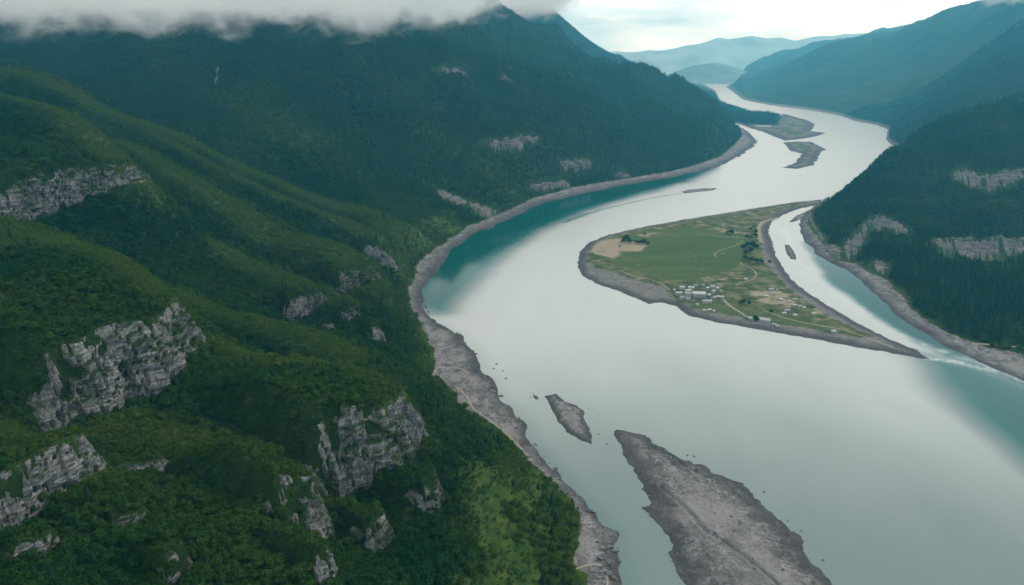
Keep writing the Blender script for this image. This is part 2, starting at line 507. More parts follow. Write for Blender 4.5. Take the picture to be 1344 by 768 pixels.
# cliff brinks: (points left->right with the face to the right-hand side, height)
CLIFFS = [
    ('A', [(-60, 275, 860), (0, 259, 880), (30, 245, 900), (60, 233, 915), (110, 227, 935), (150, 220, 955), (172, 222, 975), (184, 218, 1010)], 46),
    ('B', [(352, 346, 1140), (362, 338, 1150), (374, 336, 1170)], 18),
    ('C', [(474, 334, 1235), (490, 324, 1245), (504, 312, 1255), (516, 316, 1285)], 30),
    ('D', [(440, 376, 1030), (455, 362, 1040), (468, 358, 1045), (480, 358, 1050), (488, 360, 1075)], 52),
    ('E', [(370, 407, 960), (387, 404, 965), (398, 393, 975), (412, 386, 980), (430, 382, 985), (446, 382, 1000)], 36),
    ('F', [(448, 399, 955), (458, 399, 960), (466, 402, 975)], 26),
    ('G', [(418, 426, 895), (430, 424, 900), (440, 428, 915)], 18),
    ('H', [(483, 430, 925), (492, 431, 930), (500, 436, 945)], 24),
    ('I', [(28, 493, 525), (65, 480, 545), (100, 471, 560), (122, 460, 575), (150, 446, 590), (190, 437, 605), (213, 421, 618), (228, 402, 632), (246, 406, 660)], 56),
    ('J', [(-40, 655, 420), (0, 634, 432), (30, 619, 442), (62, 604, 455), (100, 589, 470), (116, 590, 490)], 36),
    ('K', [(142, 601, 490), (175, 591, 500), (205, 586, 508), (218, 590, 522)], 14),
    ('L', [(138, 672, 438), (170, 666, 445), (198, 667, 455)], 9),
    ('M', [(5, 716, 395), (50, 697, 408), (78, 702, 420)], 12),
    ('N', [(212, 748, 408), (228, 736, 414), (245, 722, 425)], 14),
    ('O', [(396, 600, 560), (430, 581, 580), (470, 576, 595), (500, 568, 605), (522, 549, 620), (538, 556, 645)], 62),
    ('P', [(546, 616, 560), (558, 608, 570), (570, 612, 590)], 32),
    ('Q', [(352, 672, 480), (372, 658, 492), (400, 636, 508), (414, 636, 525)], 40),
    ('R', [(404, 734, 445), (420, 722, 455), (432, 722, 470)], 22),
    ('S', [(470, 690, 525), (490, 676, 535), (506, 676, 552)], 26),
    ('T', [(130, 363, 715), (160, 361, 722), (188, 366, 735)], 8),
    ('U', [(-20, 300, 800), (20, 294, 815), (50, 304, 815)], 10),
]
# general slope support points
BASE1 = [P(*a) for a in [
    (0, 768, 370), (120, 768, 395), (250, 768, 412), (380, 768, 440), (500, 768, 470), (600, 768, 505), (680, 768, 525),
    (560, 700, 545), (640, 700, 572), (600, 620, 620), (640, 640, 625), (300, 700, 440), (320, 640, 500), (100, 640, 440),
    (280, 520, 640), (300, 560, 590), (460, 600, 585), (560, 540, 690), (600, 580, 665), (520, 480, 800), (540, 440, 935), (500, 410, 1000), (520, 380, 1090),
    (350, 400, 900), (300, 380, 950), (200, 340, 930), (260, 320, 1020), (330, 330, 1080), (100, 290, 930), (200, 270, 1060), (120, 240, 1020),
    (420, 460, 790), (460, 440, 860), (400, 340, 1150), (450, 350, 1130), (200, 300, 990), (560, 345, 1290), (530, 350, 1200), (400, 290, 1280), (300, 245, 1290),
    (220, 200, 1330), (0, 200, 960), (0, 230, 930), (0, 400, 640), (80, 430, 600), (150, 400, 640), (0, 460, 560), (60, 560, 490), (220, 640, 480), (200, 550, 570),
]]
GR1 = [(-900, 100, 260), (-700, -200, 270), (-350, 150, 190), (-150, 100, 90), (-200, -300, 110), (-1600, 800, 420), (-2200, 0, 500), (-1500, 1500, 360), (-60, 250, 45), (-900, 600, 330)]
# the big slopes on the left bank
M1 = [P(*a) for a in [
    (655, 18, 4200), (728, 54, 4250), (798, 88, 4300), (850, 107, 4300), (896, 124, 4200), (940, 147, 4050), (970, 167, 3850),
    (820, 128, 3500), (880, 160, 3400), (930, 180, 3450), (720, 85, 3550), (650, 45, 3550),
    (0, 40, 2650), (100, 40, 2650), (200, 40, 2700), (300, 38, 2750), (400, 38, 2850), (500, 34, 3000), (450, 36, 2920),
    (0, 80, 2150), (150, 100, 2150), (300, 100, 2200), (450, 100, 2350), (550, 90, 2550), (620, 110, 2600),
    (100, 130, 1850), (200, 155, 1780), (300, 170, 1850), (420, 170, 2000), (520, 170, 2150), (620, 170, 2300), (700, 180, 2400), (760, 190, 2480),
    (320, 205, 1700), (400, 230, 1720), (480, 240, 1760), (560, 240, 1850), (620, 240, 1960), (680, 220, 2150), (460, 275, 1600), (530, 290, 1580), (560, 300, 1560), (700, 235, 2160)]]
GM1 = [(-2600, 3100, 620), (-1500, 3300, 640), (-600, 3500, 600), (-2600, 4400, 850), (-1200, 4600, 820), (-200, 4700, 560), (-3200, 2200, 640), (-2600, 1500, 560), (500, 4700, 300), (-5000, 3000, 900)]


def foot_of(cl):
    """brink samples, outward normals, height of the brink above its foot"""
    pts = resample([P(*a) for a in cl[1]], 6)
    d = np.gradient(pts[:, :2], axis=0)
    d /= np.linalg.norm(d, axis=1)[:, None] + 1e-9
    nrm = np.stack([d[:, 1], -d[:, 0]], 1)
    return pts, nrm


def tpsgroup1():
    c = []
    for pts, A, w in CRESTS:
        for p in resample([P(*a) for a in pts], 60):
            c.append((p[0], p[1], p[2] - A))
    for cl in CLIFFS:
        pts, nrm = foot_of(cl)
        for k in range(0, len(pts), 4):
            W = cl[2] * .3
            q = pts[k, :2] + nrm[k] * W
            c.append((q[0], q[1], pts[k, 2] - cl[2]))
    c += BASE1 + M1 + GR1 + GM1
    for a, b in TREE_L[::2]:
        p = G(a, b, 4); c.append((p[0], p[1], 4.0))
    c += [(50, 100, 4), (60, -400, 4), (1100, 4450, 3), (250, 5150, 3)]
    c = np.array(c)
    keep = []
    for i in range(len(c)):                      # thin out near-duplicates
        if all((c[i, 0] - c[j, 0]) ** 2 + (c[i, 1] - c[j, 1]) ** 2 > 100 for j in keep):
            keep.append(i)
    return TPS(c[keep], 3e-3)


TP1 = tpsgroup1()

M3 = [P(*a) for a in [(690, -6, 5800), (725, 20, 6000), (752, 41, 6200), (772, 58, 6500), (820, 87, 7100), (860, 100, 7300), (896, 109, 7500), (925, 119, 7800),
                      (800, 90, 6100), (860, 112, 6100)]] + [(-1500, 6500, 1000), (-1500, 8500, 900), (0, 9500, 500), (1500, 9500, 90), (2300, 11500, 60), (1800, 14000, 100), (-3000, 12000, 700),
      (700, 6000, 60), (1300, 6200, 30), (1500, 5500, 7), (1300, 5200, 6), (1900, 6500, 8), (1600, 7500, 60), (-3000, 6100, 400)]
for a, b in [(920, 111), (936, 119), (943, 133), (954, 138), (968, 142), (983, 148), (1005, 149), (1028, 155), (1018, 171), (1000, 170), (975, 164)]:
    p = G(a, b, 4); M3.append((p[0], p[1], 4))
TP2 = TPS(M3, 3e-3)

M4 = [P(*a) for a in [
    # nearest hill
    (1088, 256, 1950), (1109, 233, 2020), (1143, 213, 2120), (1176, 190, 2230), (1209, 173, 2320), (1263, 153, 2420), (1344, 129, 2520), (1420, 112, 2600),
    (1120, 280, 1800), (1180, 250, 1900), (1250, 220, 2000), (1344, 190, 2080), (1150, 320, 1560), (1220, 300, 1650), (1300, 290, 1700), (1344, 280, 1720),
    (1200, 350, 1400), (1280, 350, 1420), (1344, 350, 1430), (1240, 400, 1220), (1300, 410, 1190), (1344, 410, 1200), (1300, 440, 1120),
    # second
    (1344, 42, 4300), (1313, 70, 4200), (1273, 90, 4100), (1246, 113, 4000), (1213, 137, 3850), (1186, 157, 3650), (1400, 5, 4400), (1250, 145, 3300), (1300, 130, 3300), (1344, 115, 3250), (1210, 165, 3300), (1420, 90, 3300),
    # third
    (968, 104, 9300), (1000, 96, 8900), (1026, 90, 8500), (1063, 72, 8100), (1103, 59, 7900), (1129, 62, 7800), (1156, 60, 7700), (1183, 48, 7100), (1223, 34, 6700), (1273, 20, 6300), (1313, 2, 6000), (1380, -30, 5800),
    (1050, 110, 7400), (1100, 100, 6700), (1150, 100, 6200), (1200, 90, 6000), (1150, 135, 5200), (1200, 125, 4900), (1080, 125, 6200), (1020, 122, 7600), (1250, 75, 5700)]]
M4 += [(1100, 2300, 30), (1400, 2700, 30), (1800, 2900, 60), (2300, 3000, 110), (3000, 2900, 200), (1900, 3700, 120), (4500, 3000, 600), (4500, 1500, 600), (2600, 1200, 330), (1900, 800, 120), (6000, 5000, 1000),
       (6000, 8000, 1000), (4500, 12000, 500), (3500, 12500, 200), (2400, 4300, 130)]
for a, b in TREE_R[::1] + [(q + 3, r - 1.6) for q, r in FAR_R]:
    p = G(a, b, 4); M4.append((p[0], p[1], 4))
TP3 = TPS(M4, 3e-3)


def beach(s, sd2, top=4.0):
    r = np.clip(s / (s + np.abs(np.minimum(sd2, 0)) + 1e-6), 0, 1)
    return np.where(s < 0, s * .12, .15 + top * r)


def common(x, y, s, sd2, tps, warp, L, top=4.0):
    zb = beach(s, sd2, top)
    h = np.maximum(tps, top + np.minimum(np.maximum(sd2, 0) * .02, 6))
    z = zb + (h - zb) * sstep(0, L, sd2)
    return z


def clifffield(x, y):
    add = np.zeros(x.shape); near = np.full(x.shape, 0.)
    for pts, A, w in CRESTS:
        pl = resample([P(*a) for a in pts], 25)
        bb = (x > pl[:, 0].min() - 4 * w) & (x < pl[:, 0].max() + 4 * w) & (y > pl[:, 1].min() - 4 * w) & (y < pl[:, 1].max() + 4 * w)
        if not bb.any(): continue
        d, par, _ = seg_dist(x[bb], y[bb], pl)
        f = A * np.exp(-(np.maximum(d - .12 * w, 0) / (w * 1.02)) ** 2)
        add[bb] = np.maximum(add[bb], f)
        near[bb] = np.maximum(near[bb], np.exp(-(d / (w * .62)) ** 2))
    for nm, pts, h in CLIFFS:
        pl = resample([P(*a) for a in pts], 10)
        R = 3.2 * h + 30
        bb = (x > pl[:, 0].min() - R) & (x < pl[:, 0].max() + R) & (y > pl[:, 1].min() - R) & (y < pl[:, 1].max() + R)
        if not bb.any(): continue
        d, par, side = seg_dist(x[bb], y[bb], pl)
        q = d * side                                   # + = uphill
        W = h * .3
        endf = sstep(0, .12, par) * sstep(1, .88, par)
        endd = np.where((par <= 0) | (par >= 1), np.exp(-(d / (h * .5)) ** 2), 1)
        prof = np.where(q > 0, np.exp(-(np.maximum(q, 0) / (h * 1.5 + 12)) ** 2), sstep(-W, 0, q))
        f = h * prof * np.clip(endf * .7 + .3, 0, 1) * endd
        add[bb] = np.maximum(add[bb], f)
        near[bb] = np.where(q > 0, np.maximum(near[bb], .3 * np.exp(-(d / (h * .9)) ** 2) * endd), near[bb])
    return add, near


def height1(x, y, full=False):
    jx = x + 6 * fbm(x / 40, y / 40, octv=3, seed=31); jy = y + 6 * fbm(x / 40, y / 40, octv=3, seed=47)
    edge = np.clip(np.hypot(x, y) / 700, .5, 3)
    s = sdf(jx, jy, lm1) + 4.5 * edge * fbm(x / 16 / edge, y / 16 / edge, octv=5, seed=5, gain=.62)
    sd2 = sdf(jx, jy, tr1) + 2.5 * edge
    add, near = clifffield(x, y)
    far = sstep(1500, 2400, y)
    rough = fbm(x / 130, y / 130, octv=5, seed=3) * 8 * (1 - far) + fbm(x / 380, y / 380, octv=5, seed=8, ridged=True) * 70 * far
    gul = fbm((x + .5 * y) / 95, (y - .3 * x) / 300, octv=4, seed=21, ridged=True) * 4 * (1 - far) + fbm((x + .25 * y) / 300, (y - .25 * x) / 1300, octv=4, seed=22, ridged=True) * 52 * far
    t = TP1(x, y) + add + (rough + gul) * sstep(0, 160, sd2) * (1 - .5 * near)
    z = common(x, y, s, sd2, t, 0, 55)
    z = np.where(s > 0, z + .5 * fbm(x / 6, y / 6, octv=3, seed=61) * sstep(0, 6, s), z)
    if not full: return z
    wet = sstep(16 * edge, 0, s + 5 * fbm(x / 25, y / 25, octv=3, seed=71))
    grav = sstep(3, -3, sd2 + 5 * fbm(x / 20, y / 20, octv=3, seed=73))
    mead = np.clip(near * 1.4 + .8 * sstep(26, 5, sd2) * sstep(-4, 0, sd2) + sstep(.2, .5, fbm(x / 90, y / 90, octv=4, seed=77)) * .28, 0, 1) * (1 - far * .75)
    lush = np.zeros(x.shape)
    for poly in ([(645, 590), (690, 612), (745, 662), (764, 715), (770, 768), (800, 900), (600, 900), (640, 768), (610, 705), (650, 650)], [(548, 335), (590, 312), (625, 298), (600, 292), (560, 305), (540, 320)],
                 [(553, 425), (572, 455), (572, 500), (590, 520), (575, 520), (556, 470)], [(620, 540), (650, 562), (690, 595), (675, 598), (630, 560)]):
        lush = np.maximum(lush, sstep(-26, 14, sdf(jx, jy, g2(poly, 6)) + 14 * fbm(x / 22, y / 22, octv=3, seed=88)))
    mead = np.maximum(mead, .6 * lush)
    return z, dict(gravel=grav, wet=wet * .85, meadow=mead, lush=lush), sd2, s


def height2(x, y, full=False):
    s = sdf(x, y, lm2) + 12 * fbm(x / 60, y / 60, octv=3, seed=6)
    sd2 = sdf(x, y, tr2) + 20 * fbm(x / 90, y / 90, octv=3, seed=9)
    rough = fbm(x / 700, y / 700, octv=5, seed=13, ridged=True) * 60 * sstep(6000, 7000, y)
    t = TP2(x, y)
    t = t + rough * sstep(20, 200, t)
    z = common(x, y, s, sd2, t, 0, 200, 5)
    if not full: return z
    return z, dict(gravel=sstep(10, -10, sd2), wet=sstep(25, 0, s) * .7, meadow=sstep(20, -10, sd2) * .9), sd2, s


def height3(x, y, full=False):
    edge = np.clip(np.hypot(x, y) / 900, 1, 6)
    jx = x + 8 * fbm(x / 50, y / 50, octv=3, seed=131); jy = y + 8 * fbm(x / 50, y / 50, octv=3, seed=147)
    s = sdf(jx, jy, lm3) + 1.5 * edge * fbm(x / 12 / edge, y / 12 / edge, octv=3, seed=5)
    sd2 = sdf(jx, jy, tr3)
    far = sstep(2400, 5000, y)
    rough = fbm(x / 260, y / 260, octv=5, seed=33, ridged=True) * (22 + 8 * far)
    gul = fbm((x - .4 * y) / 170, (y + .4 * x) / 700, octv=4, seed=34, ridged=True) * 20 * (1 - far) + fbm((x - .5 * y) / 900, (y + .5 * x) / 2600, octv=3, seed=36, ridged=True) * 95 * far
    t = TP3(x, y) + (rough + gul) * sstep(0, 260, sd2)
    z = common(x, y, s, sd2, t, 0, 70)
    if not full: return z
    wet = sstep(14 * edge, 0, s + 5 * fbm(x / 25, y / 25, octv=3, seed=71))
    grav = sstep(3, -3, sd2 + 5 * fbm(x / 20, y / 20, octv=3, seed=73))
    mead = np.clip(.8 * sstep(20, 3, sd2) * sstep(-4, 0, sd2) + sstep(.2, .6, fbm(x / 120, y / 120, octv=4, seed=79)) * .25, 0, 1)
    return z, dict(gravel=grav, wet=wet * .8, meadow=mead), sd2, s


def heightP(x, y, full=False):
    s = sdf(x, y, g2(PEN)) + 3.5 * fbm(x / 14, y / 14, octv=3, seed=205)
    sd2 = sdf(x, y, g2(PEN_G)) + 4 * fbm(x / 30, y / 30, octv=3, seed=206)
    r = np.clip(s / (s + np.abs(np.minimum(sd2, 0)) + 1e-6), 0, 1)
    z = np.where(s < 0, s * .12, .15 + 3.6 * r ** .8)
    z = z + np.where(sd2 > 0, np.minimum(sd2 * .02, 1.2) + 1.0 * fbm(x / 60, y / 60, octv=3, seed=209) * sstep(0, 20, sd2), 0)
    z = z + .35 * fbm(x / 7, y / 7, octv=2, seed=210) * sstep(0, 4, s)
    if not full: return z
    fields = [[(800, 316), (850, 306), (905, 300), (985, 312), (985, 335), (975, 350), (930, 372), (880, 372), (835, 360), (800, 345), (790, 330)]]
    scr = np.ones(x.shape)
    for f in fields: scr = np.minimum(scr, 1 - sstep(-12, 12, sdf(x, y, g2(f))))
    lo = sdf(x, y, g2([(884, 388), (930, 372), (948, 395), (985, 420), (940, 416), (905, 405)]))
    scr = np.minimum(scr, 1 - .75 * sstep(-8, 8, lo))
    lo = sdf(x, y, g2([(950, 392), (1000, 412), (1060, 425), (1130, 442), (1050, 433), (990, 423), (950, 405)]))
    scr = np.minimum(scr, 1 - .6 * sstep(-8, 8, lo))
    sand = np.zeros(x.shape)
    for poly, a in [([(776, 322), (800, 316), (824, 316), (830, 320), (850, 324), (842, 334), (815, 334), (806, 342), (792, 340), (778, 334)], 1.),
                    ([(985, 386), (1020, 384), (1045, 398), (1040, 408), (1000, 402)], .75),
                    ([(920, 369), (955, 366), (965, 370), (925, 374)], .6), ([(835, 309), (870, 308), (866, 313), (838, 315)], .5), ([(940, 303), (975, 304), (970, 309), (940, 308)], .4),
                    ([(1056, 400), (1085, 412), (1090, 420), (1065, 414)], .5)]:
        sand = np.maximum(sand, a * sstep(-10, 8, sdf(x, y, g2(poly))))
    wet = sstep(22, 6, s + 5 * fbm(x / 25, y / 25, octv=3, seed=71))
    grav = sstep(8, -10, sd2)
    return z, dict(gravel=grav, wet=wet * .85, scrub=scr, sand=sand), sd2, s


def bar_height(poly, top, seed, green=False):
    pg = g2(poly)
    pa = np.array(pg)
    size = math.sqrt(abs(np.sum(pa[:, 0] * np.roll(pa[:, 1], 1) - pa[:, 1] * np.roll(pa[:, 0], 1)) / 2))

    def f(x, y, full=False):
        e = np.clip(size / 60, .3, 3)
        s = sdf(x, y, pg) + e * 3.2 * fbm(x / 10 / e, y / 10 / e, octv=5, seed=seed, gain=.65)
        z = np.where(s < 0, s * .15, .1 + top * (1 - np.exp(-np.maximum(s, 0) / (size * .16))))
        z = z + (.9 * fbm(x / 22, y / 22, octv=4, seed=seed + 3, ridged=True) + .5 * fbm(x / 4, y / 4, octv=3, seed=seed + 5)) * sstep(0, size * .12, s) * min(1, top / 3)
        if top == 4.5:
            for cr_, dp in (([(868, 640), (900, 672), (925, 700), (950, 716), (975, 735), (1011, 765), (1040, 800)], 1.6), ([(850, 586), (880, 600), (905, 618), (940, 634)], .9), ([(880, 655), (930, 650), (960, 644)], .8)):
                dc = seg_dist(x + 2 * fbm(x / 6, y / 6, octv=3, seed=411), y, resample(g2(cr_), 8))[0]
                z = z - dp * np.exp(-(dc / 1.3) ** 2) + dp * .5 * np.exp(-((dc - 3.5) / 2.5) ** 2)
        if not full: return z
        return z, dict(gravel=np.where(green, sstep(size * .2, size * .08, s + size * .1 * fbm(x / 60, y / 60, octv=3, seed=seed + 1)), 1.), wet=sstep(size * .14 + 2, size * .03, s + size * .05 * fbm(x / 15, y / 15, octv=3, seed=seed + 7)) * .8, scrub=np.full(x.shape, .55), sand=np.zeros(x.shape), meadow=np.zeros(x.shape), dry=sstep(size * .1, size * .25, s + size * .12 * fbm(x / 30, y / 60, octv=4, seed=seed + 9))), s, s
    return f, pa


def cap(z):
    return np.where(z > 780, 780 + 90 * (1 - np.exp(-np.maximum(z - 780, 0) / 200)), z)


class Land:
    def __init__(self, name, hf, a0, a1, r0, r1, da, dr, mat, zmin=-1.0):
        na = int((a1 - a0) * D2R / da) + 1
        nr = int(math.log(r1 / r0) / dr) + 1
        self.a = np.linspace(a0 * D2R, a1 * D2R, na); self.lr = np.linspace(math.log(r0), math.log(r1), nr)
        A, R = np.meshgrid(self.a, np.exp(self.lr))
        self.X = R * np.sin(A); self.Y = R * np.cos(A)
        sh = self.X.shape
        z, at, sd2, s = hf(self.X.ravel(), self.Y.ravel(), True)
        z = cap(z)
        self.Z = z.reshape(sh); self.sd2 = sd2.reshape(sh); self.at = {k: v.reshape(sh) for k, v in at.items()}
        F = gridfaces(nr, na)
        keep = (z[F] > zmin).any(1)
        F = F[keep]
        used = np.zeros(len(z), bool); used[F.ravel()] = True
        idx = np.cumsum(used) - 1
        V = np.stack([self.X.ravel(), self.Y.ravel(), z], 1)[used]
        me = npmesh(name, V, idx[F][:, ::-1], [mat], True, {k: v.ravel()[used] for k, v in self.at.items()})
        self.o = link(name, me)
        tag(self.o, kind='structure')
        print(name, len(V))

    def sample(self, x, y, what=None):
        g = self.Z if what is None else (self.sd2 if what == 'sd2' else self.at[what])
        a = np.arctan2(x, y); lr = np.log(np.hypot(x, y) + 1e-9)
        fa = (a - self.a[0]) / (self.a[1] - self.a[0]); fr = (lr - self.lr[0]) / (self.lr[1] - self.lr[0])
        ok = (fa >= 0) & (fa < len(self.a) - 1) & (fr >= 0) & (fr < len(self.lr) - 1)
        fa = np.clip(fa, 0, len(self.a) - 1.001); fr = np.clip(fr, 0, len(self.lr) - 1.001)
        i = fr.astype(int); j = fa.astype(int); u = fr - i; v = fa - j
        r = g[i, j] * (1 - u) * (1 - v) + g[i + 1, j] * u * (1 - v) + g[i, j + 1] * (1 - u) * v + g[i + 1, j + 1] * u * v
        return r, ok


def polar_cover(pa, margin):
    a = np.arctan2(pa[:, 0], pa[:, 1]) / D2R; r = np.hypot(pa[:, 0], pa[:, 1])
    da = margin / r.min() / D2R
    return a.min() - da, a.max() + da, r.min() - margin, r.max() + margin


L1 = Land('hillside', height1, -62, 18, 150, 5600, .0019, .0040, M_GROUND)
L2 = Land('far_valley_side', height2, -25, 19, 4600, 14500, .0016, .006, M_GROUND)
L3 = Land('right_bank_hills', height3, 12, 52, 900, 14000, .0016, .0042, M_GROUND)
c = polar_cover(np.array(g2(PEN)), 30)
LP = Land('river_flat', heightP, c[0], c[1], c[2], c[3], .0011, .0022, M_FLAT)
BARLANDS = []
for nm, lst in BARS.items():
    for k, (poly, top) in enumerate(lst):
        f, pa = bar_height(poly, top, 300 + 17 * k + len(nm), nm == 'river_island')
        c = polar_cover(pa, 8)
        B = Land(nm, f, c[0], c[1], max(c[2], 100), c[3], .0011 if top > 3 else .0009, .0018, M_FLAT if nm == 'river_island' else M_GROUND, -.6)
        BARLANDS.append(B)

# ------------------------------------------------------------------ water
def axis(lo, hi, a, b, d, g):
    mid = list(np.arange(a, b + .1, d))
    left = []; x = a; s = d
    while x > lo: s *= g; x -= s; left.append(x)
    right = []; x = mid[-1]; s = d
    while x < hi: s *= g; x += s; right.append(x)
    return np.array(left[::-1] + mid + right)


xs = axis(-19000, 19000, -250, 1500, 6, 1.12)
ys = axis(-2500, 16500, 380, 2300, 6, 1.05)
X, Y = np.meshgrid(xs, ys)
x = X.ravel(); y = Y.ravel()
wx = x + 8 * fbm(x / 90, y / 90, octv=3, seed=501); wy = y + 14 * fbm(x / 90, y / 90, octv=3, seed=502)
silt = np.ones(x.shape)
# clear teal water along the outer bend
T1 = g2([(548, 392), (552, 360), (590, 320), (640, 290), (700, 262), (760, 248), (840, 234), (900, 226), (935, 219), (900, 236), (850, 250), (790, 266), (740, 284), (700, 302), (660, 326), (630, 352), (600, 385), (575, 405)])
silt = np.minimum(silt, 1 - sstep(-55, 35, sdf(wx, wy, T1)))
T2 = g2([(1060, 318), (1090, 338), (1130, 362), (1160, 390), (1200, 425), (1260, 455), (1344, 495), (1380, 510), (1344, 506), (1290, 484), (1240, 466), (1200, 449), (1160, 424), (1120, 394), (1090, 368), (1070, 344)])
silt = np.minimum(silt, 1 - .97 * sstep(-14, 12, sdf(wx, wy, T2)))
T3 = g2([(1225, 474), (1280, 484), (1344, 508), (1500, 560), (1500, 700), (1400, 640), (1344, 590), (1290, 548), (1250, 510)])
silt = np.minimum(silt, 1 - .85 * sstep(-60, 40, sdf(wx, wy, T3)))
r = np.hypot(x, y)
silt = np.minimum(silt, .62 + .38 * sstep(520, 1050, r + 60 * fbm(x / 200, y / 200, octv=3, seed=510)))
silt = silt - .06 * sstep(20, 0, np.abs(sdf(x, y, lm1))) * sstep(2600, 1800, r) - .03
foam = np.zeros(x.shape)
for pl, w, a in [([(1215, 470), (1260, 476), (1300, 486), (1344, 500), (1400, 520)], 4, .95), ([(1120, 398), (1170, 432), (1220, 456), (1290, 478), (1344, 497)], 7, .6), ([(1030, 300), (1045, 340), (1090, 380), (1130, 415)], 10, .3),
                 ([(893, 254), (860, 259), (820, 268), (780, 278), (740, 292)], 5, -.35)]:
    d = seg_dist(x + 4 * fbm(x / 20, y / 20, octv=3, seed=520), y, resample(g2(pl), 30))[0]
    q = a * np.exp(-(d / w) ** 2)
    if a > 0: foam = np.maximum(foam, q * (.6 + .6 * fbm(x / 12, y / 12, octv=3, seed=530)))
    else: silt = silt + q
me = npmesh('river_water', np.stack([x, y, np.zeros(x.shape)], 1), gridfaces(len(ys), len(xs)), [M_WATER], True, dict(silt=np.clip(silt, 0, 1), foam=np.clip(foam, 0, 1)))
tag(link('river_water', me), kind='structure')

# far ranges ------------------------------------------------------------
def far_range(name, crest, depth_front, seed, amp, mat):
    pl = resample([P(*a) for a in crest], 60)
    n = len(pl); rows = 40
    V = np.zeros((rows, n, 3)); at = np.linspace(-1, 1, rows)
    for i, a in enumerate(at):
        w = (1 - abs(a)) ** 1.15
        V[i, :, 0] = pl[:, 0] * (1 + a * depth_front / pl[:, 1]); V[i, :, 1] = pl[:, 1] + a * depth_front
        V[i, :, 2] = pl[:, 2] * w
    x, y = V[..., 0].ravel(), V[..., 1].ravel()
    V[..., 2] += (fbm(x / 900, y / 900, octv=5, seed=seed, ridged=True) * amp).reshape(rows, n) * (1 - np.abs(at))[:, None] ** .6
    V[0, :, 2] = V[-1, :, 2] = -2
    me = npmesh(name, V.reshape(-1, 3), gridfaces(rows, n), [mat], True, dict(gravel=np.zeros(rows * n), wet=np.zeros(rows * n), meadow=np.full(rows * n, .2)))
    tag(link(name, me), kind='structure')


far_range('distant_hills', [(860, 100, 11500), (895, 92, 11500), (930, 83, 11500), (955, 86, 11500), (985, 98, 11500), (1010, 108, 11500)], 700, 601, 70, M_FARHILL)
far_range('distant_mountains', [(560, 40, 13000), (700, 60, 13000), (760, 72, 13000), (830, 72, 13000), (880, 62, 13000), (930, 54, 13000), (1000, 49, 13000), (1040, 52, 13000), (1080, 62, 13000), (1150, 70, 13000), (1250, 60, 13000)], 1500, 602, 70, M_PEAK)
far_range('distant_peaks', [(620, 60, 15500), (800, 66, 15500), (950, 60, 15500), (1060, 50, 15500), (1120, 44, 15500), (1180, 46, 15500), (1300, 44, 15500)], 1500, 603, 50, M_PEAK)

# ------------------------------------------------------------------ cliffs
ROCKPTS = []


